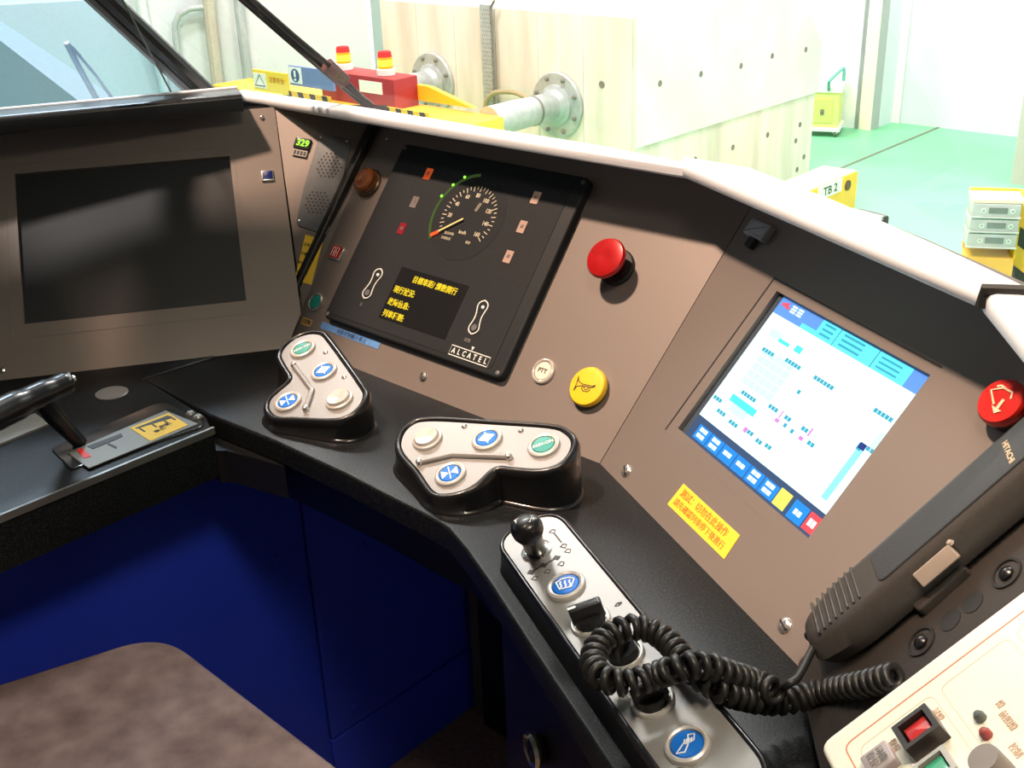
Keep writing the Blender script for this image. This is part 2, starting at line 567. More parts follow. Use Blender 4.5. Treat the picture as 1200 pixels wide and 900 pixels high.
# sloping back of the hood, down to the nose
outR = Vector((0.94, 0.345, 0))
edge = [FARL[0], FARL[1]] + FAR + FARR
outw = [awayL, awayL] + [EF] * 4 + [(EF + outR) / 2] + [outR] * 5
V = []; F = []
for p, d in zip(edge, outw):
    q = p + d.normalized() * 0.085
    V += [tuple(p + Vector((0, 0, -0.002)) - HO), tuple(Vector((q.x, q.y, p.z - 0.040)) - HO), tuple(Vector((q.x, q.y, 1.03)) - HO)]
for i in range(len(edge) - 1):
    F += [(3 * i, 3 * i + 3, 3 * i + 4, 3 * i + 1), (3 * i + 1, 3 * i + 4, 3 * i + 5, 3 * i + 2)]
part('hood_back', (V, F), hood_m, hood, smooth=0)
bead = [Vector((p.x, p.y, z)) - HO for p, z in ((lipR[-1], 1.102), (lipR[-1], 1.116), (FARR[4], 1.119))]
part('black_joint', tube(bead, 0.005, 8), rubber_m, hood, label='black rubber joint across the hood')
V0, V1 = LIPL0 - HO, LIPL1 - HO
tr = hood_seg('black_trim', [LIPL0 + (LIPL0 - LIPL1) * 0.4, LIPL1], [FARL[0] + (FARL[0] - FARL[1]) * 0.4, FARL[1]], 1.103, 1.1285, trim_black_m, 0.006)
dL = (LIPL1 - LIPL0).normalized()
part('highlight_line', tube([FARL[0] + dL * -0.5 - HO + Vector((0, 0, 0.003)), FARL[1] - HO + Vector((0, 0, 0.003))], 0.004, 8), hood_m, tr, label='thin pale highlight line along the trim')  # pale tube drawn as the highlight along the top of the trim
for x0, x1, y in ((176, 206, 127.5), (259, 277, 120)):
    t0 = at_z(x0, y, 1.118); t1 = at_z(x1, y - 2, 1.118)
    part('chrome_strip', tube([t0 - HO + Vector((0, 0.008, 0)), t1 - HO + Vector((0, 0.008, 0))], 0.0022, 6), chrome_m, tr, label='small bright strip')

# ================================================================== fascias
def screw(parent, u, v, r=0.006, slot=0.6):
    s = part('screw', lathe([(r, -0.001), (r, 0.001), (r * 0.8, 0.0026), (r * 0.35, 0.0034), (0, 0.0036)], 16), chrome_m, parent, (u, v, 0))
    part('slot', moved(([(-r * 0.85, -r * 0.12, 0.0022), (r * 0.85, -r * 0.12, 0.0022), (r * 0.85, r * 0.12, 0.0022), (-r * 0.85, r * 0.12, 0.0022), (-r * 0.7, -r * 0.12, 0.0039), (r * 0.7, -r * 0.12, 0.0039), (r * 0.7, r * 0.12, 0.0039), (-r * 0.7, r * 0.12, 0.0039)], [(4, 5, 6, 7), (0, 1, 5, 4), (2, 3, 7, 6), (1, 2, 6, 5), (3, 0, 4, 7)]), rz=slot), ink_m, s)
    return s
def push_button(parent, u, v, r, rc, cap, sym=None, symm=None, h=0.0, rz=0.0, style='flat', label=None, ring=None):
    """bezel ring with a cap; sym is flat geometry printed on the cap"""
    b = part('push_button', lathe([(r, h - 0.002), (r, h + 0.0012), (r * 0.95, h + 0.0032), (r * 0.84, h + 0.0042), (rc * 1.06, h + 0.0034), (rc * 1.02, h + 0.0015), (rc * 1.02, h - 0.001)], 32, cap=False), ring or chrome_m, parent, (u, v, 0), rz, label=label)
    if style == 'flat':
        g = lathe([(rc, h - 0.001), (rc, h + 0.0024), (rc * 0.93, h + 0.0034), (0, h + 0.0036)], 32)
        top = h + 0.0036
    elif style == 'dome':
        g = lathe([(rc, h - 0.001), (rc, h + 0.005), (rc * 0.93, h + 0.0075), (rc * 0.5, h + 0.0068), (rc * 0.3, h + 0.006), (0, h + 0.0055)], 32)
        top = h + 0.0076
    part('cap', g, cap, b)
    if sym:
        part('symbol', moved(sym, (0, 0, top)), symm or white_m, b)
    return b
def tri_sym(r, out=True):
    g = []
    for s in (-1, 1):
        if out:
            p = [(s * 0.08 * r, -0.55 * r), (s * 0.08 * r, 0.55 * r), (s * 0.8 * r, 0)]
        else:
            p = [(s * 0.75 * r, -0.5 * r), (s * 0.75 * r, 0.5 * r), (s * 0.10 * r, 0)]
        g.append(slab(ccw(p), 0, 0.0004))
    g.append(slab(rect(-0.045 * r, 0.045 * r, -0.8 * r, 0.8 * r), 0, 0.0005))
    return join(*g)

# ---- left fascia with the dark display
lf = thing('left_fascia', 'brushed metal fascia carrying the large blank display beside the windscreen gasket', 'fascia panel', PL.frame())
scr = PL.uvs([(17.6, 204.5), (269, 182), (288.4, 352), (27.5, 380)])
us = sorted(p[0] for p in scr); vs_ = sorted(p[1] for p in scr)
su0, su1, sv0, sv1 = (us[0] + us[1]) / 2, (us[2] + us[3]) / 2, (vs_[0] + vs_[1]) / 2, (vs_[2] + vs_[3]) / 2
part('fascia_plate', holed([(-0.72, 0.0), (0.022, 0.0), (0.048, 0.05), (0.048, 0.386), (-0.72, 0.386)], [rect(su0, su1, sv0, sv1)], -0.006, 0.0), fascia_m, lf, smooth=0)
ds = part('display', slab(rect(su0 - 0.004, su1 + 0.004, sv0 - 0.004, sv1 + 0.004), -0.014, -0.006), screen_off_m, lf, label='blank dark screen', smooth=0)
for a in ((su0 - 0.016, su0 - 0.0145, sv0 - 0.02, sv1 + 0.016), (su1 + 0.006, su1 + 0.0068, sv0 - 0.02, sv1 + 0.016), (su0 - 0.016, su1 + 0.0068, sv1 + 0.0155, sv1 + 0.0164), (su0 - 0.016, su1 + 0.0068, sv0 - 0.0206, sv0 - 0.02)):
    part('frame_line', slab(rect(*a), -0.0005, 0.0005), mat('groove_grey', (0.20, 0.185, 0.17), 0.5, 0.4, var=0.1), ds, smooth=0)
u, v = PL.uv(313.5, 206.5)
bb = part('blue_button', slab(rect(-0.0092, 0.0092, -0.0085, 0.0085, 0.001), -0.001, 0.003, 0.001), chrome_m, lf, (u, v, 0), label='square dark blue button in a bright frame')
part('blue_lens', slab(rect(-0.0072, 0.0072, -0.0058, 0.0070, 0.0008), 0.0, 0.0042, 0.0008), mat('navy_lens', (0.01, 0.02, 0.16), 0.3, var=0.1), bb)
u, v = PL.uv(3, 434); screw(lf, u, v, 0.005, 1.2)
u, v = PL.uv(307, 138); screw(lf, u, v, 0.0035)

# ---- narrow fascia with the loudspeaker, between left and middle fascia
Lt, It, Bm = PL.pt(0.049, 0.386), PI_.pt(-0.606, 0.372), PI_.pt(-0.606, 0.0).lerp(PL.pt(0.049, 0.0), 0.5)
sux = (It - Lt).normalized(); sn = sux.cross(Bm - Lt).normalized()
sn = sn if sn.dot(EYE - Lt) > 0 else -sn
PS = Plane.__new__(Plane)
PS.p0, PS.ux, PS.n = Bm, sux, sn
PS.uy = sn.cross(sux)
sf = thing('speaker_fascia', 'narrow dark metal fascia with loudspeaker holes left of the instrument unit', 'fascia panel', PS.frame())
def to_uv(P, w):
    d = w - P.p0
    return (d.dot(P.ux), d.dot(P.uy))
A, B = to_uv(PS, Lt), to_uv(PS, It)
C_, D_ = to_uv(PS, PL.pt(0.049, 0.02)), to_uv(PS, PI_.pt(-0.606, 0.0))
part('fascia_plate', slab([(C_[0], C_[1]), (max(D_[0], C_[0] + 0.012), D_[1]), B, A], -0.004, 0.0), fascia_m, sf, smooth=0)
gp = rounded(PS.uvs([(386, 158), (413, 164), (402, 212), (384, 277), (347, 264), (356, 222), (373, 166)]), 0.008)
gr = part('speaker_plate', slab(gp, 0.0, 0.0025, 0.001), grey_plate_m, sf, label='grey perforated speaker plate')
holes = []
for (cx, cy, nx, ny) in ((386, 194, 6, 8), (372, 238, 6, 7)):
    hu, hv = PS.uv(cx, cy)
    for i in range(ny):
        for j in range(nx):
            x = (j - (nx - 1) / 2 + (0.5 if i % 2 else 0)) * 0.0065; y = (i - (ny - 1) / 2) * 0.0052
            if (x / 0.02) ** 2 + (y / 0.022) ** 2 < 1:
                holes.append(moved(disc(0.0016, 0.0022, 0.0029, n=8), (hu + x, hv + y, 0)))
part('speaker_hole', join(*holes), ink_m, gr, kind='stuff')
for x, y in ((376, 162), (407, 167), (385, 248), (351, 260)):
    u, v = PS.uv(x, y)
    part('screw', moved(lathe([(0.0026, 0.002), (0.002, 0.0036), (0, 0.004)], 10), (u, v, 0)), chrome_m, gr)
# green digits
u, v = PS.uv(355, 169)
rot = PS.ang(355, 169, 10, 2.0)
dg_ = part('digit_display', slab(rect(-0.0125, 0.0125, -0.009, 0.009, 0.001), 0, 0.004, 0.0006), black_m, sf, (u, v, 0), rot, label='little display showing green digits')
part('digits', moved(lettering('329', 0.0145, sx=0.95, bold=True), (0.001, 0, 0.0041)), emitter('green_digits', (0.35, 1.0, 0.05), 1.6), dg_)
u, v = PS.uv(352, 180)
lb = part('nameplate', slab(rect(-0.0115, 0.0115, -0.005, 0.005, 0.0005), 0, 0.003), mat('grey_nameplate', (0.24, 0.23, 0.21), 0.5, 0.3, var=0.05), sf, (u, v, 0), rot)
for i in range(4):
    part('key', slab(rect(-0.0016, 0.0016, -0.003, 0.003), 0.003, 0.0036), ink_m, lb, (-0.008 + i * 0.0053, 0, 0))
st = PS.uvs([(358, 275), (379, 281), (365, 334), (345, 328)])
sk = part('yellow_sticker', slab(st, 0, 0.0006), yellow_label_m, sf, label='yellow sticker with small print', smooth=0)
for i, s in enumerate(('注意事項', '司機室內', '保持清潔', '切勿吸煙')):
    x, y = PS.uv(363.5 - i * 3.6, 288 + i * 10.5)
    part('print', moved(lettering(s, 0.0052), (x, y, 0.0006), PS.ang(365, 290, 10, 2.5)), ink_m, sk)

# ---- middle fascia
mf = thing('middle_fascia', 'brushed metal fascia holding the mushroom button, horn button and instrument unit', 'fascia panel', PI_.frame())
part('fascia_plate', slab([(-0.603, 0.0), (-0.0006, 0.0), (0.147 * 0.368 - 0.0006, 0.368), (-0.603, 0.368)], -0.005, 0.0), fascia_m, mf, smooth=0)
part('edge_strip', slab(rect(-0.616, -0.602, -0.035, 0.368, 0.003), -0.012, 0.014, 0.004), rubber_m, mf, label='black edge strip')
for v in (-0.015, 0.02, 0.055):
    part('rivet', moved(lathe([(0.0028, 0.0135), (0.002, 0.0155), (0, 0.016)], 10), (-0.609, v, 0)), chrome_m, mf)
for x, y, s in ((496.5, 441.5, 2.2),):
    u, v = PI_.uv(x, y); screw(mf, u, v, 0.0068, s)
u, v = PI_.uv(454, 163); screw(mf, u, v, 0.003)
# amber lamp
u, v = PI_.uv(433, 215)
al = part('amber_lamp', lathe([(0.0225, -0.001), (0.0225, 0.003), (0.0208, 0.005), (0.0192, 0.005), (0.0192, 0.0)], 32, cap=False), mat('bronze_ring', (0.20, 0.13, 0.08), 0.35, 0.8, var=0.1), mf, (u, v, 0), label='amber glass warning lamp')
part('lens', lathe([(0.0192, 0.0), (0.0192, 0.010), (0.0182, 0.014), (0.015, 0.0165), (0.009, 0.0155), (0.006, 0.0165), (0, 0.017)], 32), mat('amber_lens', (0.17, 0.05, 0.010), 0.18, coat=0.6, var=0.25, scale=30), al)
# red seven-segment window
u, v = PI_.uv(396, 297)
rd = part('red_display', slab(rect(-0.0125, 0.0125, -0.0105, 0.0105, 0.001), 0, 0.0035, 0.0006), chrome_m, mf, (u, v, 0), label='red segment display with a bright side rim')
part('red_window', slab(rect(-0.0115, 0.009, -0.0085, 0.0098), 0.0, 0.0045), mat('red_window', (0.40, 0.012, 0.012), 0.5, spec=0.1, var=0.1), rd)
seg = []
for cx in (-0.006, 0.002):
    for a in ((-0.0028, -0.002, -0.0068, 0.0075), (0.002, 0.0028, -0.0068, 0.0075), (-0.0028, 0.0028, 0.0067, 0.0075), (-0.0028, 0.0028, -0.0004, 0.0004)):
        seg.append(moved(slab(rect(*a), 0.0045, 0.0049), (cx, 0, 0)))
part('segments', join(*seg), white_m, rd)
# green push button, label, tape
u, v = PI_.uv(371, 354.5)
push_button(mf, u, v, 0.0145, 0.0105, green_cap_m, label='dark green push button')
u, v = PI_.uv(359.5, 377.5)
cl = part('small_label', slab(rect(-0.011, 0.011, -0.0055, 0.0055, 0.001), 0, 0.0006), mat('tan_label', (0.55, 0.33, 0.10), 0.5, var=0.05), mf, (u, v, 0), label='small tan label reading CCPB')
part('print', moved(lettering('CCPB', 0.0085, sx=0.85, bold=True), (0, 0, 0.0006)), ink_m, cl)
a, b = PI_.uv(379, 376), PI_.uv(447, 401)
tp = part('blue_tape', slab(rect(a[0], b[0], a[1] - 0.0115, a[1] - 0.0015), 0.0, 0.0006), blue_tape_m, mf, label='strip of blue tape with dark writing', smooth=0)
part('print', moved(lettering('列車控制顯示單元', 0.0080), ((a[0] + b[0]) / 2 + 0.004, a[1] - 0.0075, 0.0006)), navy_ink_m, tp)
# mushroom stop button
u, v = PI_.uv(709.5, 302, 0.031)
mb = part('mushroom_button', lathe([(0.0235, -0.001), (0.0235, 0.004), (0.022, 0.0055), (0.013, 0.006), (0.013, 0.0)], 32, cap=False), black_m, mf, (u, v, 0), label='red mushroom button on a black collar')
part('neck', lathe([(0.0125, 0.0), (0.012, 0.012), (0.013, 0.02), (0.017, 0.025)], 28, cap=False), mat('dark_red_neck', (0.12, 0.01, 0.012), 0.35, 0.3, var=0.1), mb)
part('cap', lathe([(0.013, 0.020), (0.0220, 0.025), (0.0258, 0.0282), (0.0258, 0.030), (0.0240, 0.0330), (0.016, 0.0345), (0.006, 0.0340), (0, 0.0338)], 36), red_gloss_m, mb)
# PTT button
u, v = PI_.uv(637.5, 435.5)
push_button(mf, u, v, 0.0165, 0.0118, mat('ivory_cap', (0.78, 0.68, 0.58), 0.45, var=0.04), moved(lettering('PTT', 0.0078, bold=True), rz=0.0), ink_m, style='flat', label='ivory PTT button in a clear bezel', ring=mat('clear_bezel', (0.62, 0.58, 0.54), 0.2, 0.3, var=0.05))
# horn button
u, v = PI_.uv(693, 456)
hb = part('horn_button', lathe([(0.021, -0.001), (0.021, 0.006)], 36), black_m, mf, (u, v, 0), label='large round yellow horn button')
part('cap', lathe([(0.0235, 0.003), (0.0242, 0.005), (0.0242, 0.0095), (0.0228, 0.0115), (0.018, 0.0122), (0, 0.0122)], 40), yellow_m, hb)
hn = [(-0.013, 0.010), (-0.0115, 0.003), (0.008, 0.0022), (0.010, 0.0028)]
hl = [ribbon([(-0.0145, 0.0088), (-0.0125, 0.0035), (-0.006, 0.001), (0.008, 0.001), (0.0125, 0.003)], 0.0011, 0, 0.0004),
      ribbon([(-0.0145, -0.0088), (-0.0125, -0.0035), (-0.006, -0.001), (0.008, -0.001), (0.0125, 0.0015)], 0.0011, 0, 0.0004),
      ribbon([(-0.0145, 0.0088), (-0.0138, 0), (-0.0145, -0.0088)], 0.0011, 0, 0.0004),
      ribbon([(-0.004, -0.001), (-0.005, -0.0045), (-0.002, -0.0068), (0.004, -0.0068), (0.0068, -0.0042), (0.0055, -0.001)], 0.0011, 0, 0.0004),
      ribbon([(-0.0015, -0.001), (-0.002, -0.0035), (0.0, -0.0047), (0.003, -0.0045), (0.004, -0.001)], 0.0009, 0, 0.0004)]
part('horn_symbol', moved(join(*hl), (0, 0, 0.0122), rz=0.08), ink_m, hb, label='black outline of a horn')

# ---- right fascia with the lit touch screen
rf = thing('right_fascia', 'brushed metal fascia carrying the lit touch screen and a yellow sticker', 'fascia panel', PR.frame())
RU0, RU1, RV0, RV1 = 0.0769, 0.3158, 0.0880, 0.2658
RVT = 0.352
part('fascia_plate', holed([(0.0006, 0.0), (0.395, 0.0), (0.395 + 0.147 * RVT, RVT), (-0.147 * RVT + 0.0006, RVT)], [rect(RU0, RU1, RV0, RV1)], -0.008, 0.0), fascia_m, rf, smooth=0)
for a, m_ in (((0.0605, 0.3215, 0.2752, 0.2772), ink_m), ((0.0600, 0.0620, 0.0780, 0.2772), ink_m), ((0.0605, 0.292, 0.0745, 0.0752), MATS['groove_grey'])):
    part('frame_groove', slab(rect(*a), -0.0005, 0.0004), m_, rf, smooth=0)
for x, y, s in ((734.5, 552, 2.6), (920, 733, 2.9)):
    u, v = PR.uv(x, y); screw(rf, u, v, 0.0075, s)
# sticker
sp = PR.uvs([(801.5, 567.0), (867.5, 627.5), (849, 655.5), (782.5, 591)])
ss = part('yellow_sticker', slab(sp, 0.0, 0.0006), yellow_label_m, rf, label='yellow sticker with two lines of red print', smooth=0)
a, b, c_ = Vector(sp[0]), Vector(sp[1]), Vector(sp[3])
an = math.atan2((b - a).y, (b - a).x)
for s, k, sz in (('測試：切勿在此操作', 0.30, 0.0100), ('請先確認列車停下後進行', 0.72, 0.0088)):
    p = a + (c_ - a) * k + (b - a) * 0.05
    part('print', moved(lettering(s, sz, 'LEFT'), (p.x, p.y, 0.0006), an), red_ink_m, ss)
# little lamp below the hood
u, v = PR.uv(884, 266, 0.012)
rl = part('reading_lamp', slab(rect(-0.019, 0.019, -0.0095, 0.0095, 0.002), 0.0, 0.009, 0.003), mat('dark_grey_plastic', (0.42, 0.45, 0.48), 0.45, var=0.1), rf, (u, v, 0), PR.ang(884, 266, 32, 14), label='small dark lamp below the hood')
part('end_cap', slab(rect(0.0175, 0.0200, -0.0095, 0.0095, 0.001), 0.001, 0.0085), mat('pale_end', (0.25, 0.24, 0.22), 0.5, var=0.05), rl)
part('bracket', slab(rect(-0.006, 0.006, -0.022, -0.0085, 0.003), 0.0, 0.006), black_m, rl)
# red call button at the far end
u, v = PR.uv(1171, 469, 0.021)
rb = part('call_button', lathe([(0.0185, -0.001), (0.0192, 0.010), (0.0185, 0.014)], 36), black_m, rf, (u, v, 0), label='large red button with a cream arrow symbol')
part('cap', lathe([(0.0196, 0.012), (0.0204, 0.014), (0.0203, 0.018), (0.0185, 0.0205), (0, 0.021)], 40), red_m, rb)
bu = PR.uvs([(1171, 475)], 0.021)[0]
def rsym(pts, w=0.0017):
    q = []
    for x, y in pts:
        p = PR.uv(1080 + x / 6.425, 420 + y / 6.425, 0.021)
        q.append((p[0] - u, p[1] - v))
    return ribbon(q, w, 0, 0.0005)
sg = [rsym([(545, 345), (525, 238), (620, 222), (685, 258), (672, 305)]), rsym([(570, 210), (605, 205), (650, 240)]), rsym([(620, 310), (570, 375)], 0.0028)]
ar = []
for x, y in ((545, 415), (530, 352), (602, 398)):
    p = PR.uv(1080 + x / 6.425, 420 + y / 6.425, 0.021); ar.append((p[0] - u, p[1] - v))
sg.append(slab(ccw(ar), 0, 0.0005))
part('arrow_symbol', moved(join(*sg), (0, 0, 0.021)), mat('cream_symbol', (0.85, 0.72, 0.48), 0.5, var=0.03), rb, label='cream arrow symbol')

# touch screen picture
ts = part('touch_screen', slab(rect(RU0 - 0.003, RU1 + 0.003, RV0 - 0.003, RV1 + 0.003), -0.012, -0.006), mat('screen_bezel', (0.05, 0.07, 0.10), 0.35, var=0.05), rf, label='lit touch screen with a blue and white picture', smooth=0)
SW, SH = RU1 - RU0, RV1 - RV0
def scr_rect(x0, x1, y0, y1):
    """fractions of the screen, y from the top"""
    return rect(RU0 + SW * x0, RU0 + SW * x1, RV1 - SH * y1, RV1 - SH * y0)
def sp_(name, rects, color, strength, h):
    m_ = emitter('screen_' + name, color, strength)
    if 'glyph' in name or 'mark' in name or 'emblem' in name:      # tiny print
        part(name, join(*[slab(scr_rect(*r), -0.006, -0.006 + h) for r in rects]), m_, ts, kind='stuff', smooth=0)
    else:
        for r in rects:
            part(name, slab(scr_rect(*r), -0.006, -0.006 + h), m_, ts, smooth=0)
def sfrac(x, y):
    p = PR.uv(x, y, -0.006)
    return ((p[0] - RU0) / SW, (RV1 - p[1]) / SH)
sp_('picture_ground', [(0.035, 1.0, 0.0, 1.0)], (0.05, 0.10, 0.22), 0.7, 0.0003)
sp_('white_area', [(0.035, 1.0, 0.115, 0.855)], (0.72, 0.97, 1.0), 1.25, 0.0005)
sp_('blue_header', [(0.035, 0.335, 0.01, 0.085), (0.035, 0.235, 0.085, 0.115), (0.90, 1.0, 0.01, 0.115)], (0.12, 0.32, 0.85), 0.95, 0.0006)
sp_('cyan_header', [(0.335, 0.455, 0.01, 0.115), (0.46, 0.70, 0.01, 0.115), (0.705, 0.90, 0.01, 0.115), (0.235, 0.335, 0.085, 0.115)], (0.12, 0.82, 1.0), 1.0, 0.0006)
btn = [(0.085 + i * 0.105, 0.085 + i * 0.105 + 0.098, 0.895, 0.985) for i in range(6)] + [(0.815, 0.905, 0.885, 0.99)]
sp_('blue_key', btn, (0.02, 0.25, 0.85), 0.95, 0.0008)
sp_('yellow_key', [(0.715, 0.79, 0.885, 0.985)], (0.75, 0.78, 0.15), 0.85, 0.0008)
sp_('red_key', [(0.915, 0.985, 0.885, 0.985)], (0.9, 0.08, 0.10), 0.95, 0.0008)
lit = []
for i in range(6):
    x = 0.085 + i * 0.105
    for j in (0, 1) if i not in (2, 3) else (0,):
        y = 0.905 + j * 0.038 if i not in (2, 3) else 0.922
        for k in range(2):
            lit.append((x + 0.018 + k * 0.03, x + 0.044 + k * 0.03, y, y + 0.026))
lit += [(0.838, 0.858, 0.925, 0.955), (0.862, 0.882, 0.925, 0.955), (0.93, 0.948, 0.915, 0.955), (0.952, 0.970, 0.915, 0.955)]
for k in range(2):
    for j in range(3):
        lit.append((0.125 + k * 0.045, 0.16 + k * 0.045, 0.022 + j * 0.017, 0.034 + j * 0.017))
sp_('white_glyphs', lit, (0.7, 0.95, 1.0), 1.0, 0.0010)
sp_('red_emblem', [(0.055, 0.085, 0.035, 0.055), (0.075, 0.10, 0.025, 0.045), (0.085, 0.115, 0.045, 0.06)], (0.9, 0.12, 0.2), 0.8, 0.0010)
tl = []
def blob(x, y, w, h):
    fx, fy = sfrac(x, y)
    return (fx - w / 2, fx + w / 2, fy - h / 2, fy + h / 2)
for x, y, w, h in ((919, 402, .075, .022), (936, 410, .045, .04)): tl.append(blob(x, y, w, h))
tl.append(blob(871, 475, .19, .045))
sp_('teal_bar', tl, (0.08, 0.80, 0.85), 0.95, 0.0008)
pale = []
fx, fy = sfrac(907, 428)
for i in range(5):
    for j in range(5):
        if j > 1 or i < 5:
            pale.append((fx - 0.11 + i * 0.046, fx - 0.068 + i * 0.046, fy - 0.06 + j * 0.05, fy - 0.016 + j * 0.05))
for x, y, w, h in ((865, 483, .12, .05), (910, 393, .09, .05), (1033, 519, .07, .09)): pale.append(blob(x, y, w, h))
sp_('pale_cells', pale, (0.50, 0.90, 1.0), 1.1, 0.0007)
gl = []
for x, y, n in ((901, 413, 4), (930, 427, 5), (937, 460, 1), (966, 449, 6), (842, 468, 3), (846, 484, 3), (860, 497, 3), (880, 508, 2), (890, 518, 2), (901, 524, 2), (907, 479, 3), (924, 491, 2), (944, 504, 2), (951, 521, 2), (921, 499, 1), (929, 506, 1), (1036, 487, 5), (1025, 531, 4), (878, 465, 5)):
    f0 = sfrac(x, y)
    for k in range(n):
        gl.append((f0[0] + (k - n / 2) * 0.022, f0[0] + (k - n / 2) * 0.022 + 0.017, f0[1] - 0.012, f0[1] + 0.012))
for k in range(3):
    gl.append((0.36, 0.43, 0.022 + k * 0.03, 0.034 + k * 0.03)); gl.append((0.49, 0.62, 0.022 + k * 0.03, 0.034 + k * 0.03)); gl.append((0.73, 0.85, 0.03 + k * 0.028, 0.04 + k * 0.028))
gl += [(0.9, 0.925, 0.46, 0.50)]
sp_('dark_cyan_glyphs', gl, (0.05, 0.42, 0.62), 0.8, 0.0010)
fx, fy = sfrac(1013, 528)
sp_('level_bar', [(0.905, 0.94, 0.47, 0.80)], (0.25, 0.80, 0.95), 0.95, 0.0007)
sp_('level_mark', [(0.905, 0.94, 0.455, 0.49)], (0.03, 0.06, 0.3), 0.6, 0.0012)
sp_('magenta_marks', [blob(874, 504, .022, .03), blob(911, 493, .024, .022), blob(939, 514, .024, .022), blob(950, 507, .008, .05), blob(916, 486, .006, .05)], (0.65, 0.25, 0.75), 0.8, 0.0011)

# ---- last fascia on the right
pf = thing('end_fascia', 'metal fascia hidden behind the telephone handset', 'fascia panel', PP.frame())
part('fascia_plate', slab([(0.0006, 0.0), (0.34, 0.0), (0.34, 0.352), (-0.147 * 0.352 + 0.0006, 0.352)], -0.005, 0.0), fascia_m, pf, smooth=0)

# ================================================================== instrument unit on the middle fascia
iu = thing('instrument_unit', 'black instrument unit with round speedometer, yellow text screen and ALCATEL badge', 'instrument unit', PI_.frame())
UH = 0.012
UC = ((-0.5232 - 0.1755) / 2, (0.0505 + 0.3290) / 2)
part('housing', slab(rect(-0.5232, -0.1755, 0.0505, 0.3290, 0.010), 0.0, UH, 0.003), unit_m, iu)
part('front_plate', slab(rect(-0.5185, -0.196, 0.059, 0.3245, 0.006), UH - 0.001, UH + 0.0006), mat('smoked_front', (0.014, 0.016, 0.019), 0.6, spec=0.22, var=0.2, scale=500, bump=0.05), iu)
for u, v in ((-0.516, 0.0575), (-0.1835, 0.0575), (-0.516, 0.3215), (-0.1835, 0.3215)):
    part('screw', moved(lathe([(0.0035, UH - 0.001), (0.003, UH + 0.001), (0, UH + 0.0014)], 12), (u, v, 0)), chrome_m if v < 0.1 else grey_plate_m, iu)
Hp = UH + 0.0006
# speedometer
dc = (-0.341, 0.2412)
dl = part('speedometer', lathe([(0.062, -0.0004), (0.062, 0.0003)], 48), mat('dial_black', (0.011, 0.013, 0.016), 0.6, spec=0.22, var=0.1), iu, (dc[0], dc[1], Hp), label='round speedometer dial')
ticks = []
def dang(s): return rad(214 - 31.1 * s / 20)
for s in range(0, 165, 5):
    a = dang(s)
    r0, r1 = (0.0395, 0.0475) if s % 10 == 0 else (0.0425, 0.0472)
    ticks.append(segline((r0 * math.cos(a), r0 * math.sin(a)), (r1 * math.cos(a), r1 * math.sin(a)), 0.0011, 0.0003, 0.0007))
part('scale_marks', join(*ticks), cream_print_m, dl, label='cream scale marks')
nums = []
for s in range(20, 180, 20):
    a = dang(s); r = 0.0335
    nums.append(moved(lettering(str(s), 0.0085, sx=0.85, bold=True), (r * math.cos(a), r * math.sin(a), 0.0003)))
nums.append(moved(lettering('km/h', 0.0068, bold=True), (0.002, -0.021, 0.0003)))
nums.append(moved(lettering('緊急制動', 0.0045), (-0.02, -0.027, 0.0003)))
nums.append(moved(lettering('目標速度', 0.0045), (-0.022, -0.0345, 0.0003)))
nums.append(moved(lettering('報警', 0.0045), (0.019, -0.033, 0.0003)))
part('numbers', join(*nums), cream_print_m, dl, label='cream numbers from 20 to 160')
arc = [(0.0635 * math.cos(rad(t)), 0.0635 * math.sin(rad(t))) for t in range(100, 222, 4)]
ga = part('green_arc', ribbon(arc, 0.0045, 0.0002, 0.0008), emitter('dim_green', (0.10, 0.20, 0.05), 0.25), dl, label='dim green arc')
leds = []
for x, y in ((518, 230), (531.5, 217), (545, 208)):
    p = PI_.uv(x, y, Hp)
    leds.append(moved(lathe([(0.0022, 0.0006), (0.0016, 0.0018), (0, 0.0022)], 10), (p[0] - dc[0], p[1] - dc[1], 0)))
for g in leds:
    part('green_led', g, emitter('green_led', (0.25, 1.0, 0.05), 2.2), dl)
pv = PI_.uv(544.4, 257.3, Hp); tip = PI_.uv(515, 272, Hp); pe = PI_.uv(505.5, 276.5, Hp)
q = lambda p: (p[0] - dc[0], p[1] - dc[1])
part('needle', segline(q(pv), q(tip), 0.0022, 0.0022, 0.0034), mat('pale_yellow_needle', (0.75, 0.62, 0.25), 0.5, var=0.03, emit=(0.8, 0.65, 0.25), estr=0.15), dl, label='pale yellow needle')
part('needle_tip', ribbon([q(tip), q(PI_.uv(509, 274.5, Hp)), q(pe)], 0.0042, 0.001, 0.003), emitter('orange_tip', (1.0, 0.12, 0.03), 0.9), dl, label='glowing orange marker')
part('key_symbol', join(ribbon([(0.006, 0.012), (0.009, 0.012), (0.012, 0.024), (0.009, 0.024)], 0.0008, 0.0003, 0.0007, True)), cream_print_m, dl)
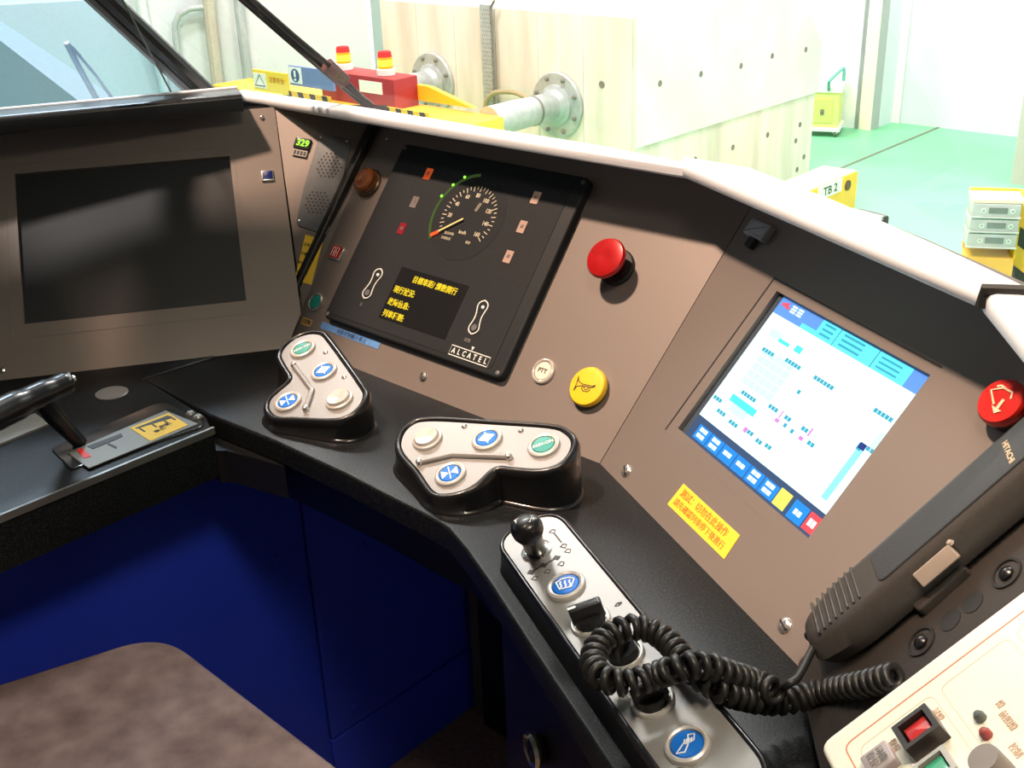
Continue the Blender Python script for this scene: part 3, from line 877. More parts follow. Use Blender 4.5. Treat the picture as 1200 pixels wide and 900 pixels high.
# indicator windows
for (x, y), m_ in zip(((502, 204), (486, 237), (471, 268), (628, 232), (612, 266), (596, 301)),
                      (emitter('red_orange_lamp', (0.85, 0.13, 0.03), 0.40), 'grey', emitter('red_lamp', (0.50, 0.03, 0.05), 0.28), 'pale', 'pale', 'pale')):
    if m_ == 'grey': m_ = mat('grey_window', (0.16, 0.14, 0.13), 0.6, spec=0.1, var=0.1)
    if m_ == 'pale': m_ = mat('pale_window', (0.42, 0.30, 0.25), 0.6, spec=0.1, var=0.06)
    p = PI_.uv(x, y, Hp)
    w_ = part('indicator_window', slab(rect(-0.0062, 0.0062, -0.0085, 0.0085, 0.0012), 0, 0.0009), m_, iu, (p[0], p[1], Hp))
    part('mark', moved(lettering('鎖' if y > 210 else '警', 0.0055), (0, 0, 0.0009)), grey_ink_m, w_)
# text screen
ty = emitter('yellow_text', (0.95, 0.72, 0.03), 0.75)
tsn = part('text_screen', slab(rect(-0.4175, -0.2875, 0.0755, 0.1525), Hp - 0.0004, Hp + 0.0003), mat('black_text_screen', (0.004, 0.005, 0.006), 0.5, spec=0.15, var=0.1), iu, label='black screen with lines of yellow characters', smooth=0)
for s, x, y, al_ in (('目標車距/ 續數開行', -0.3450, 0.1395, 'CENTER'), ('現行狀況:', -0.4135, 0.1195, 'LEFT'), ('故障信息:', -0.4135, 0.1010, 'LEFT'), ('列車種類:', -0.4135, 0.0835, 'LEFT')):
    part('text_line', moved(lettering(s, 0.0108, al_, sx=0.92, bold=True), (x, y, Hp + 0.0003)), ty, tsn)
# rocker outlines
for x, y, dx, dy, tt in ((443, 322, -12, 21, '止'), (566, 360, -10, 24, '試燈')):
    a, b = Vector(PI_.uv(x, y, Hp)), Vector(PI_.uv(x + dx, y + dy, Hp))
    o = []
    m0 = (a + b) / 2; d = (b - a); L = d.length / 2; ax = d.normalized(); pr = Vector((-ax.y, ax.x))
    for k in range(40):
        t = 2 * math.pi * k / 40
        s = math.cos(t) * (L + 0.0095)
        w = 0.0085 * (0.62 + 0.38 * min(1, abs(s) / L) ** 1.5) if abs(s) < L else math.sqrt(max(0, 0.0085 ** 2 - (min(abs(s) - L, 0.0085)) ** 2))
        o.append(tuple(m0 + ax * s + pr * (w if math.sin(t) > 0 else -w)))
    rk = part('rocker_switch', ribbon(o, 0.0014, Hp, Hp + 0.0012, True), white_m, iu, label='white outlined two-position switch')
    part('lamp', moved(lathe([(0.0025, 0), (0.0018, 0.0016), (0, 0.002)], 10), (a.x, a.y, Hp)), emitter('white_pip', (1, 0.95, 0.9), 0.7), rk)
    part('knurl', moved(disc(0.0045, 0, 0.0012, n=14), (b.x, b.y, Hp)), grey_plate_m, rk)
    part('print', moved(lettering(tt, 0.0055), (b.x - 0.002, b.y - 0.0185, Hp)), grey_ink_m, rk)
bdg = part('badge', ribbon(rect(-0.2715, -0.2030, 0.0598, 0.0724), 0.0011, Hp, Hp + 0.0006, True), white_m, iu, label='white framed ALCATEL badge')
for i, ch in enumerate('ALCATEL'):
    part('letter', moved(lettering(ch, 0.0105, bold=True, sx=0.8), (-0.2655 + i * 0.0094, 0.0660, Hp)), white_m, bdg)
part('arrowhead', slab([(-0.2395, 0.0785), (-0.2370, 0.0735), (-0.2345, 0.0785)], Hp, Hp + 0.0006), white_m, bdg)

# ================================================================== desk
def wgeo(pts, z0, z1, org, bev=0.0):
    return slab([(p[0] - org.x, p[1] - org.y) for p in pts], z0 - org.z, z1 - org.z, bev)
DO = Vector((K.x, K.y, 0.0))
front_px = [(168, 444), (245, 486), (320, 516), (400, 553), (460, 584), (500, 604), (524, 618), (545, 643), (573, 683), (627, 767), (700, 877), (790, 1010)]
fr = [at_z(x, y, DZ) for x, y in front_px]
bk = [PP.pt(0.33, -0.001), PP.pt(0.0, -0.001), PI_.pt(0.0, -0.001), PI_.pt(-0.60, -0.001), PL.pt(-0.02, -0.001)]
bk2 = [p + v for p, v in zip(bk, (Vector((0.03, 0, 0)), Vector((0.03, 0.01, 0)), Vector((0.02, 0.02, 0)), Vector((0, 0.02, 0)), Vector((-0.01, 0.02, 0))))]
desk_out = [(p.x, p.y) for p in fr] + [(p.x, p.y) for p in bk2]
dk = thing('driver_desk', 'black speckled desk curving in front of the fascias', 'desk', Matrix.Translation(DO))
part('desk_top', wgeo(desk_out, DZ - 0.028, DZ, DO, 0.004), desk_m, dk)
# support wall below the right-hand run of the desk, and beam below the middle run
inner = [at_z(x, y, DZ) for x, y in front_px[7:]]
ofs = Vector((0.94, 0.345, 0)) * 0.035
sup = [(p + ofs).xy for p in inner] + [(p + ofs * 1.9).xy for p in reversed(inner)]
part('side_support', wgeo([tuple(p) for p in sup], 0.0, DZ - 0.028, DO), desk_edge_m, dk)
mid = [at_z(x, y, DZ) + EF * 0.04 for x, y in front_px[1:8]]
sup = [p.xy for p in mid] + [(p + EF * 0.03).xy for p in reversed(mid)]
part('front_beam', wgeo([tuple(p) for p in sup], DZ - 0.11, DZ - 0.028, DO), desk_edge_m, dk)
fb = [mid[-1] + EF * 0.42, mid[0] + EF * 0.41]
part('footwell_back', wgeo([tuple(p.xy) for p in (fb[0], fb[1], fb[1] + EF * 0.03, fb[0] + EF * 0.03)], 0.0, DZ - 0.028, DO), desk_edge_m, dk)

cf = [at_z(168, 444, DZ), at_z(249, 503, DZ), at_z(262, 503, DZ), at_z(330, 521, DZ), at_z(310, 470, DZ)]
part('corner_filler', wgeo([tuple(p.xy) for p in cf], DZ - 0.075, DZ - 0.030, DO), desk_edge_m, dk)  # added plate that blocks lamp light leaking through the corner gap
# left console with the power controller
PD = Plane(at_z(248, 503, DZ), 46.2, 90)            # desk surface, u forwards, v to the left
lc = thing('left_console', 'black console block under the left fascia with a metal rim along its edge', 'console', PD.frame())
lo = [PD.uv(*p) for p in ((169, 443.5), (242, 488), (249, 504))] + [(-0.75, 0.0), (-0.75, 0.30)]
bl = [to_uv(PD, PL.pt(-0.72, -0.001)), to_uv(PD, PL.pt(-0.03, -0.001))]
lo2 = lo + [(bl[0][0], bl[0][1] + 0.02), (bl[1][0], bl[1][1] + 0.02)]
part('console_top', slab(lo2, -0.065, 0.0005, 0.004), desk_m, lc)
e0, e1 = PD.uv(88, 560), PD.uv(249, 505)
part('metal_rim', slab([(e0[0] - 0.25, -0.004), (0.002, -0.004), (0.002, 0.0), (e0[0] - 0.25, 0.0)], -0.006, 0.003), mat('dull_steel', (0.30, 0.30, 0.29), 0.35, 0.8, var=0.08), lc)
u, v = PD.uv(131, 461.5)
part('metal_disc', moved(lathe([(0.0215, 0.0), (0.0215, 0.0015), (0.0205, 0.0022), (0, 0.0022)], 36), (u, v, 0)), silver_m, lc, label='flat metal disc')
tray = [PD.uv(*p) for p in ((84, 552), (60, 528), (180, 476), (196, 474), (240, 497), (236, 503))]
tk = part('controller_tray', slab(rounded(tray, 0.006), 0.0, 0.003, 0.0012), mat('smoked_cover', (0.03, 0.032, 0.034), 0.18, coat=0.5, var=0.1), lc, label='dark glossy controller cover')
gpl = [PD.uv(*p, 0.0035) for p in ((79, 531), (194, 481.5), (232, 497), (104, 549))]
pa, pb, pc_, pd_ = (Vector(p) for p in gpl)
part('scale_plate', slab([tuple(p) for p in gpl], 0.003, 0.0042), mat('grey_scale_plate', (0.20, 0.20, 0.18), 0.45, 0.2, var=0.04), tk, label='grey scale plate')
yl = [PD.uv(*p, 0.0045) for p in ((152, 501.5), (197.5, 484), (220, 498), (176, 517))]
part('yellow_scale', slab(yl, 0.004, 0.0048), yellow_label_m, tk, label='yellow scale label')
ya, yb, yc, yd = (Vector(p) for p in yl)
ink = []
for k0, k1, s0, s1 in ((0.10, 0.93, 0.13, 0.26),):
    for i in range(12):
        t0, t1 = i / 12, (i + 1) / 12
        pw = 0.05 + 0.16 * t1
        p = lambda s, k: tuple(ya + (yb - ya) * s + (yd - ya) * k)
        ink.append(slab(ccw([p(0.08 + 0.84 * t0, 0.12), p(0.08 + 0.84 * t1, 0.12), p(0.08 + 0.84 * t1, 0.12 + pw), p(0.08 + 0.84 * t0, 0.12 + pw)]), 0.0048, 0.0051))
for s in (0.12, 0.42, 0.70, 0.90):
    ink.append(slab(ccw([p(s, 0.2), p(s + 0.04, 0.2), p(s + 0.04, 0.48), p(s, 0.48)]), 0.0048, 0.0052))
ink.append(moved(lettering('牽引', 0.008), (*(p(0.42, 0.68)), 0.0048), PD.ang(180, 500, 20, -8)))
ink.append(moved(lettering('制動', 0.008), (*(p(0.62, 0.55)), 0.0048), PD.ang(180, 500, 20, -8)))
part('scale_print', join(*ink), ink_m, tk)
sl = [PD.uv(*p, 0.0045) for p in ((102, 523), (142, 508), (144, 511.5), (109, 526))]
part('slot_mark', join(slab(sl, 0.0042, 0.0048), slab([PD.uv(*p, 0.0045) for p in ((127, 519), (137, 523.5), (136, 525.5), (126, 521))], 0.0042, 0.0048)), ink_m, tk)
part('red_mark', slab([PD.uv(*p, 0.0045) for p in ((90, 527), (96, 525), (107, 535), (98, 537))], 0.0042, 0.0048), red_m, tk)
for x, y in ((224, 489), (233, 493)):
    u, v = PD.uv(x, y)
    part('latch', moved(lathe([(0.006, 0.003), (0.006, 0.006), (0.004, 0.008), (0.002, 0.008)], 16), (u, v, 0)), chrome_m, tk)
op = [PD.uv(*p) for p in ((-30, 515), (42, 487), (58, 499), (-20, 532))]
part('rear_scale_plate', slab(op, 0.0, 0.004, 0.0008), MATS['grey_scale_plate'], lc, label='grey plate behind the handle')
# the handle itself
hbase = at_z(94, 519, DZ + 0.004)
hd = thing('controller_handle', 'glossy black power controller handle on the left console', 'lever', Matrix.Translation(hbase))
HW = [at_z(94, 519, DZ + 0.004), at_z(78, 503, DZ + 0.030), at_z(62, 486, DZ + 0.058), at_z(48, 466, DZ + 0.085)]
part('stem', tube([p - hbase for p in HW], [0.0085, 0.010, 0.0115, 0.012], 14), pod_m, hd)
G = [at_z(83, 447, DZ + 0.088), at_z(78, 449, DZ + 0.088), at_z(60, 457, DZ + 0.088), at_z(35, 468, DZ + 0.088), at_z(5, 482, DZ + 0.088), at_z(-30, 500, DZ + 0.088), at_z(-45, 507, DZ + 0.088)]
part('grip', tube(catmull([tuple(p - hbase) for p in G], 4, False), [0.006] + [0.0125] * 3 + [0.014] * 5 + [0.0155] * 5 + [0.0175] * 5 + [0.017] * 4 + [0.010] * 2, 16), pod_m, hd)
part('end_stud', tube([at_z(86, 443, DZ + 0.090) - hbase, at_z(80, 447, DZ + 0.090) - hbase], 0.0042, 10), chrome_m, hd)

# ================================================================== control pods
def control_pod(name, label, P, plate_px, rim=0.0085, wall=0.004, group=None):
    o = ccw(P.uvs(plate_px))
    plate = catmull(o, 4)
    t = thing(name, label, 'control pod', P.frame(), group)
    outer = offset(plate, rim)
    rings = []
    foot = []
    inv = P.frame().inverted()
    def drop(outl, z):
        r = []
        for p in outl:
            w = P.pt(p[0], p[1], -0.004)
            r.append(tuple(inv @ Vector((w.x, w.y, z))))
        return r
    rings.append(drop(offset(plate, rim + 0.005), DZ + 0.0005))
    rings.append(drop(offset(plate, rim + 0.0045), DZ + 0.002))
    rings.append(drop(offset(plate, rim + 0.002), DZ + 0.0035))
    rings.append([(p[0], p[1], -0.006) for p in offset(plate, rim + 0.0005)])
    rings.append([(p[0], p[1], -0.001) for p in outer])
    rings.append([(p[0], p[1], 0.0018) for p in offset(plate, rim - 0.002)])
    rings.append([(p[0], p[1], 0.0028) for p in offset(plate, rim - 0.0042)])
    rings.append([(p[0], p[1], 0.0018) for p in offset(plate, rim - 0.0065)])
    rings.append([(p[0], p[1], -0.001) for p in offset(plate, 0.0005)])
    V = [p for r in rings for p in r]; n = len(plate); F = []
    for k in range(len(rings) - 1):
        for i in range(n):
            j = (i + 1) % n
            F.append((k * n + i, k * n + j, (k + 1) * n + j, (k + 1) * n + i))
    part('moulding', (V, F), pod_m, t, smooth=50)
    part('plate', slab(plate, -0.003, 0.0004), silver_m, t, smooth=30)
    return t
def ridge(P, t, pts):
    q = P.uvs(pts)
    g = []
    L = []
    for i in range(len(q) - 1):
        a, b = Vector(q[i]), Vector(q[i + 1])
        for k in range(6):
            L.append(tuple(a.lerp(b, k / 6)))
    L.append(q[-1])
    r = part('divider', tube([(p[0], p[1], 0.0018) for p in L], 0.0036, 10), silver_m, t, label='raised divider bar')
    for p in (q[0], q[-1]):
        part('stud', moved(lathe([(0.0042, 0.0), (0.0042, 0.004), (0.003, 0.0065), (0, 0.0072)], 14), (p[0], p[1], 0)), chrome_m, r)
def pod_screw(P, t, x, y, r=0.0034):
    u, v = P.uv(x, y)
    part('screw', moved(lathe([(r, 0.0), (r, 0.001), (r * 0.6, 0.0024), (0, 0.0028)], 12), (u, v, 0)), chrome_m, t)
ivory_ring = mat('satin_ring', (0.52, 0.50, 0.47), 0.35, 0.25, var=0.03)
clear_m = mat('pearl_cap', (0.74, 0.71, 0.67), 0.15, 0.35, var=0.05, scale=60, coat=0.4)
def pod_button(P, t, x, y, major, kind, h=0.0004, dirpx=(20, -6)):
    u, v = P.uv(x, y, h)
    r = P.size(x, y, major / 2, h)
    rz = P.ang(x, y, *dirpx, h)
    if kind == 'open':
        push_button(t, u, v, r, r * 0.68, blue_cap_m, tri_sym(r * 0.68, True), white_m, h, rz, label='blue button with outward triangles', ring=ivory_ring)
    elif kind == 'close':
        push_button(t, u, v, r, r * 0.68, blue_cap_m, tri_sym(r * 0.68, False), white_m, h, rz, label='blue button with inward triangles', ring=ivory_ring)
    elif kind == 'green':
        push_button(t, u, v, r, r * 0.68, green_cap_m, moved(lettering('ANV-ON', r * 0.33, bold=True)), white_m, h, rz, label='teal button with white lettering', ring=ivory_ring)
    else:
        push_button(t, u, v, r, r * 0.78, clear_m, None, None, h, rz, 'dome', label='pearly blank button', ring=ivory_ring)

P1 = Plane(at_z(320, 488, 0.816), AZ, 70)
P2 = Plane(at_z(505, 583, 0.816), AZ, 70)
pod1_px = [(330.3, 417.3), (335.8, 406.4), (348, 397), (362, 392.4), (374.6, 393.2), (382, 400), (402.6, 428), (421, 454.7), (425, 464), (419.8, 476.4), (405.8, 487), (388.6, 490.4), (346.7, 489), (325.3, 488), (316.3, 479.5), (318, 469), (328, 459.3), (340.4, 448.4), (342.8, 440.7), (337.3, 431.3)]
t1 = control_pod('door_control_pod', 'door control pod between the left console and the blue tape, bent towards the left fascia', P1, pod1_px, group='door control pods on the desk')
for x, y, mj, kd in ((355.2, 410, 32, 'green'), (380, 436, 33, 'open'), (338, 471.8, 34, 'close'), (398, 469.4, 35, 'blank')):
    pod_button(P1, t1, x, y, mj, kd, dirpx=(20, -9))
ridge(P1, t1, [(345.3, 430), (366.5, 458.5), (359, 481)])
for x, y in ((381.6, 413.4), (403.4, 442.2)): pod_screw(P1, t1, x, y)
pod2_px = [(470.5, 521), (475, 507), (485, 498), (494.5, 495.0), (517.5, 494.4), (575, 498), (642, 502.6), (661, 508.8), (669, 520), (663, 535.6), (648, 546), (628.7, 549.4), (600, 547.3), (586.5, 546), (575, 550), (559.7, 564.3), (544, 574), (523, 578.7), (508, 575), (490.7, 551), (475, 533)]
t2 = control_pod('door_control_pod', 'door control pod on the desk below the PTT and horn buttons', P2, pod2_px, group='door control pods on the desk')
for x, y, mj, kd in ((501.2, 515.5, 37, 'blank'), (571, 515.5, 38, 'open'), (637.3, 523, 40, 'green'), (528, 556.7, 39, 'close')):
    pod_button(P2, t2, x, y, mj, kd, dirpx=(20, -7))
ridge(P2, t2, [(492.5, 543.5), (531, 534.6), (597, 537)])
for x, y in ((544.3, 500), (610.5, 505)): pod_screw(P2, t2, x, y)

# long strip with wiper lever, knobs and two blue buttons
P3 = Plane(at_z(600, 640, 0.830), -69.8, 72)
def p3(u, v): return (u, v)
strip_uv = rounded([(-0.020, -0.0075), (0.372, -0.0075), (0.372, 0.0535), (-0.020, 0.0535)], [0.024, 0.034, 0.034, 0.030], 7)
t3 = thing('switch_strip', 'long switch strip with wiper lever and rotary knobs along the right run of the desk', 'control pod', P3.frame())
inv3 = P3.frame().inverted()
def drop3(outl, z):
    return [tuple(inv3 @ Vector((P3.pt(p[0], p[1], -0.004).x, P3.pt(p[0], p[1], -0.004).y, z))) for p in outl]
rings = [drop3(offset(strip_uv, 0.0065), DZ + 0.0005), drop3(offset(strip_uv, 0.0055), DZ + 0.004)] + [[(p[0], p[1], h) for p in offset(strip_uv, d)] for d, h in ((0.0055, -0.006), (0.005, -0.001), (0.0035, 0.0012), (0.002, 0.0016), (0.0008, 0.0008), (0.0003, -0.001))]
V = [p for r in rings for p in r]; n = len(strip_uv); F = []
for k in range(len(rings) - 1):
    for i in range(n):
        j = (i + 1) % n
        F.append((k * n + i, k * n + j, (k + 1) * n + j, (k + 1) * n + i))
part('moulding', (V, F), pod_m, t3, smooth=50)
part('plate', slab(strip_uv, -0.003, 0.0004), silver_m, t3, smooth=30)
# wiper lever
u, v = P3.uv(629, 646)
wl = part('wiper_lever', lathe([(0.0150, 0.0), (0.0150, 0.0015), (0.0120, 0.0030), (0.010, 0.003)], 24), chrome_m, t3, (u, v, 0), label='wiper lever with a black ball knob')
kw = at_z(617, 618, 0.885)
kl = inv3 @ kw; base_l = Vector((u, v, 0.004))
dlt = kl - base_l
part('stem', tube([Vector((0, 0, 0.004)), dlt * 0.5, dlt * 0.85], [0.0105, 0.0100, 0.0105], 14), pod_m, wl)
kn = part('knob', lathe([(0, -0.0145), (0.006, -0.013), (0.0108, -0.009), (0.0142, -0.002), (0.0148, 0.003), (0.0135, 0.0085), (0.0105, 0.0115), (0.006, 0.0128), (0, 0.013)], 28), pod_m, wl, tuple(dlt))
part('wiper_print', moved(join(ribbon([(-0.007, -0.003), (-0.004, 0.003), (0.004, 0.003), (0.007, -0.003), (-0.007, -0.003)], 0.0012, 0, 0.0004), segline((-0.004, -0.005), (0.003, 0.001), 0.0012, 0, 0.0004), ribbon([(0.002, 0.006), (0.006, 0.005), (0.009, 0.0)], 0.0012, 0, 0.0004)), (-0.001, -0.001, 0.0122), 0.5), white_m, wl, tuple(dlt))
pr = []
def P3u(x, y): return P3.uv(x, y)
pr.append(segline(P3u(622, 671), P3u(653, 654), 0.0012, 0.0004, 0.0008))
for x, y in ((622.5, 671), (637.5, 663), (652.5, 654)):
    c0 = P3u(x, y); pr.append(moved(slab(rect(-0.003, 0.003, -0.0024, 0.0024), 0.0004, 0.0009), (*c0, 0), 0.6))
for x, y in ((627, 678), (642, 670), (658, 661), (648, 623), (661, 640), (666, 646)):
    c0 = P3u(x, y); pr.append(moved(ribbon([(-0.003, -0.0022), (-0.0018, 0.0022), (0.0018, 0.0022), (0.003, -0.0022)], 0.0008, 0.0004, 0.0008, True), (*c0, 0), 0.6))
pr.append(segline(P3u(650, 626), P3u(658, 636), 0.0014, 0.0004, 0.0008))
pr.append(moved(lettering('◊', 0.010), (*P3u(724, 709), 0.0004)))
part('plate_print', join(*pr), ink_m, t3, label='small black pictograms')
def wash_sym(r):
    return join(ribbon([(-0.7 * r, 0.35 * r), (-0.3 * r, 0.6 * r), (0.3 * r, 0.6 * r), (0.7 * r, 0.35 * r), (0.45 * r, -0.45 * r), (-0.45 * r, -0.45 * r)], 0.11 * r, 0, 0.0004, True),
                *[ribbon([(x * r, 0.35 * r), (x * r - 0.05 * r, 0.1 * r), (x * r + 0.05 * r, -0.1 * r), (x * r, -0.35 * r)], 0.12 * r, 0, 0.0004) for x in (-0.35, 0, 0.35)])
def foot_sym(r):
    return join(ribbon([(-0.75 * r, -0.6 * r), (-0.2 * r, -0.65 * r), (0.1 * r, -0.1 * r), (-0.2 * r, 0.0), (-0.5 * r, -0.35 * r)], 0.1 * r, 0, 0.0004, True),
                ribbon([(0.1 * r, -0.05 * r), (0.5 * r, 0.1 * r), (0.6 * r, 0.55 * r), (0.2 * r, 0.6 * r)], 0.1 * r, 0, 0.0004, True),
                *[segline((x * r, 0.3 * r), ((x - 0.12) * r, -0.02 * r), 0.09 * r, 0, 0.0005) for x in (-0.05, 0.1, 0.25, 0.4)])
u, v = P3.uv(664, 688); r = P3.size(664, 688, 24)
push_button(t3, u, v, r, r * 0.69, blue_cap_m, wash_sym(r * 0.66), white_m, 0.0004, P3.ang(664, 688, 20, -5), label='blue screen washer button', ring=ivory_ring)
u, v = P3.uv(806, 875); r = P3.size(806, 875, 28)
push_button(t3, u, v, r, r * 0.71, blue_cap_m, foot_sym(r * 0.68), white_m, 0.0004, P3.ang(806, 875, 20, -5), label='blue button with a white pictogram', ring=ivory_ring)
for x, y, mj, dd in ((692.5, 729, 50, (20, -7)), (731, 768, 52, (10, -20)), (765, 822, 54, (20, -8))):
    u, v = P3.uv(x, y); r = P3.size(x, y, mj / 2)
    k = part('rotary_knob', lathe([(r, 0.0), (r, 0.0018), (r * 0.93, 0.0036), (r * 0.84, 0.0036), (r * 0.80, 0.0015), (0.0, 0.0015)], 32), ivory_ring, t3, (u, v, 0), P3.ang(x, y, *dd), label='rotary switch with a black bar grip')
    part('knob_base', lathe([(r * 0.74, 0.001), (r * 0.74, 0.006), (r * 0.66, 0.009), (0, 0.009)], 28), black_m, k)
    part('grip', slab(rect(-r * 0.80, r * 0.80, -r * 0.27, r * 0.27, 0.002), 0.006, 0.0215, 0.0025), black_m, k)
    part('pointer', slab(rect(-r * 0.80, -r * 0.40, -r * 0.07, r * 0.07), 0.0212, 0.0219), white_m, k)

# ================================================================== telephone handset, cradle and curly cord
cr = thing('handset_cradle', 'dark plastic cradle under the telephone handset', 'telephone cradle', PP.frame())
part('back_plate', slab(rect(0.012, 0.150, 0.008, 0.345, 0.01), 0.0, 0.016, 0.003), mat('dark_brown_plastic', (0.030, 0.025, 0.022), 0.45, var=0.12, scale=200), cr)
part('clip', slab(rounded(PP.uvs([(1118, 652), (1131, 664), (1075, 716), (1062, 704)], 0.024), 0.003), 0.012, 0.024, 0.002), MATS['dark_brown_plastic'], cr)
for x, y in ((1180, 672), (1080, 752)):
    u, v = PP.uv(x, y, 0.016)
    w_ = part('recess_ring', lathe([(0.0125, 0.012), (0.0125, 0.0175), (0.0105, 0.0175), (0.010, 0.0155), (0, 0.0155)], 24), rubber_m, cr, (u, v, 0))
    part('bolt_head', moved(lathe([(0.0055, 0.015), (0.0055, 0.0185), (0.003, 0.0205), (0, 0.021)], 16), (0.001, 0, 0)), pod_m, w_)
for x, y in ((1140, 706), (1114, 727)):
    u, v = PP.uv(x, y, 0.016)
    part('cable_hole', moved(lathe([(0.009, 0.015), (0.009, 0.0166), (0.0, 0.0166)], 20), (u, v, 0)), ink_m, cr)
# handset
hs = thing('telephone_handset', 'dark grey HITACHI telephone handset resting in its cradle', 'telephone handset', PP.frame())
def hring(u0, u1, v0, v1, h, rc):
    o = rounded([(u0 + 0.010, v0), (u1 - 0.010, v0), (u1, v0 + 0.035), (u1, v1), (u0, v1), (u0, v0 + 0.030)], rc, 4)
    return [(p[0], p[1], h) for p in o]
hrs = [hring(0.010, 0.064, 0.060, 0.345, 0.017, 0.010), hring(0.004, 0.068, 0.046, 0.352, 0.021, 0.012), hring(0.003, 0.068, 0.040, 0.355, 0.031, 0.012), hring(0.008, 0.061, 0.044, 0.352, 0.042, 0.010), hring(0.012, 0.057, 0.050, 0.348, 0.0455, 0.009), hring(0.016, 0.054, 0.056, 0.344, 0.046, 0.008)]
n = len(hrs[0]); V = [p for r in hrs for p in r]; F = []
for k in range(len(hrs) - 1):
    for i in range(n):
        j = (i + 1) % n
        F.append((k * n + i, k * n + j, (k + 1) * n + j, (k + 1) * n + i))
F.append(tuple(range(5 * n, 6 * n))); F.append(tuple(reversed(range(n))))
bd = part('body', (V, F), handset_m, hs, smooth=40)
for i in range(8):
    v0 = 0.058 + i * 0.0062
    part('rib', slab(rect(0.013 - i * 0.0002, 0.052, v0, v0 + 0.0022, 0.0008, 2), 0.0455, 0.0478, 0.0008), handset_m, bd)
part('back_cover', slab(rect(0.0165, 0.0545, 0.122, 0.322, 0.007), 0.0455, 0.0476, 0.001), handset_back_m, hs, label='slate grey back cover')
uu, vv = PP.uv(1181, 529, 0.0476)
part('maker_name', moved(lettering('HITACHI', 0.0068, bold=True), (uu + 0.001, vv, 0.0476), PP.ang(1181, 529, 9, 23)), mat('gold_print', (0.62, 0.50, 0.34), 0.5, var=0.05), hs)
cu, cv = PP.uv(1097, 664, 0.038)
part('talk_key', slab(rect(-0.006, 0.006, -0.0175, 0.0175, 0.0015), -0.001, 0.0035, 0.001), mat('taupe_key', (0.30, 0.25, 0.21), 0.5, var=0.05), hs, (cu - 0.003, cv, 0.0362), rot=(0, rad(52), 0), label='taupe talk key')
cu, cv = PP.uv(1113, 636, 0.042)
part('key_lamp', moved(lathe([(0.003, 0), (0.002, 0.0025), (0, 0.003)], 10), (cu, cv, 0.041)), MATS['taupe_key'], hs)
# curly cord
def coil(path, R=0.0080, wire=0.0034, pitch=0.0088, seg=12):
    pts = [Vector(p) for p in catmull([tuple(p) for p in path], 24, False)]
    d = [0.0]
    for a, b in zip(pts, pts[1:]): d.append(d[-1] + (b - a).length)
    total = d[-1]; N = int(total / pitch * seg)
    out = []; x = None; k = 0
    for i in range(N + 1):
        s = total * i / N
        while k < len(d) - 2 and d[k + 1] < s: k += 1
        f = (s - d[k]) / max(1e-9, d[k + 1] - d[k])
        p = pts[k].lerp(pts[k + 1], f)
        t = (pts[k + 1] - pts[k]).normalized()
        if x is None: x = t.orthogonal().normalized()
        x = (x - t * x.dot(t)).normalized(); y = t.cross(x)
        a = 2 * math.pi * i / seg
        out.append(p + x * (R * math.cos(a)) + y * (R * math.sin(a)))
    return out, wire
cpts = [(1050, 793, 0.898), (1005, 804, 0.866), (960, 812, 0.832), (915, 822, 0.830), (875, 818, 0.845), (838, 805, 0.862), (805, 778, 0.864), (783, 752, 0.864), (758, 737, 0.866), (730, 737, 0.868), (705, 752, 0.864), (695, 775, 0.862), (708, 795, 0.864), (738, 800, 0.864), (768, 792, 0.866), (795, 783, 0.880), (825, 780, 0.880), (855, 790, 0.868), (885, 800, 0.850), (910, 812, 0.852)]
cp = [at_z(x, y, z) for x, y, z in cpts]
co = cp[3].copy()
hx, wire = coil([p - co for p in cp])
cc = thing('curly_cord', 'black curly telephone cord looped over the switch strip', 'telephone cord', Matrix.Translation(co))
part('coils', tube(hx, wire, 6), rubber_m, cc, smooth=80)
te = PP.pt(0.020, 0.050, 0.028)
ld = catmull([tuple(hx[-1]), tuple(at_z(925, 801, 0.862) - co), tuple(at_z(938, 789, 0.862) - co), tuple(te - co)], 6, False)
part('lead', tube(ld, 0.0032, 8), rubber_m, cc, smooth=80)
part('boot', tube([te - co + (te - PP.pt(0.0, 0.01, 0.024)) * 0.0, te - co + (PP.pt(0.013, 0.034, 0.026) - te)], [0.0065, 0.0045], 12), rubber_m, cc)

# ================================================================== cream switch box at the near right
PC0 = Plane(at_z(958, 872, 0.90), -96, 50)
dlt = math.atan2(0.03, 0.159)
PC = Plane.__new__(Plane)
PC.p0, PC.n = PC0.p0, PC0.n
PC.uy = (PC0.uy * math.cos(dlt) - PC0.ux * math.sin(dlt)).normalized()
PC.ux = PC.uy.cross(PC.n)
cb = thing('cream_switch_box', 'cream switch box with a thin red border line beside the handset', 'switch box', PC.frame())
part('case', slab(rect(0.0, 0.22, 0.0, 0.30, 0.010), -0.10, 0.0, 0.004), cream_m, cb)
red_line = mat('red_line', (0.75, 0.25, 0.12), 0.5, var=0.05)
faint_line = mat('faint_line', (0.80, 0.62, 0.42), 0.5, var=0.05)
part('border_line', ribbon(rect(0.0165, 0.205, 0.0145, 0.285, 0.007), 0.0009, -0.0002, 0.0003, True), red_line, cb, label='thin red border line')
def cuv(x, y, h=0.0): return PC.uv(x, y, h)
a = cuv(1098, 816); b = cuv(1116, 818); c = cuv(1168, 764)
part('field_line', join(ribbon(rect(0.0265, 0.19, 0.022, a[1] - 0.002, 0.006), 0.0005, -0.0002, 0.0002, True), ribbon(rect(0.0265, 0.19, a[1] + 0.004, a[1] + 0.055, 0.006), 0.0005, -0.0002, 0.0002, True), ribbon(rect(0.0265, 0.19, a[1] + 0.060, a[1] + 0.11, 0.006), 0.0005, -0.0002, 0.0002, True)), faint_line, cb)
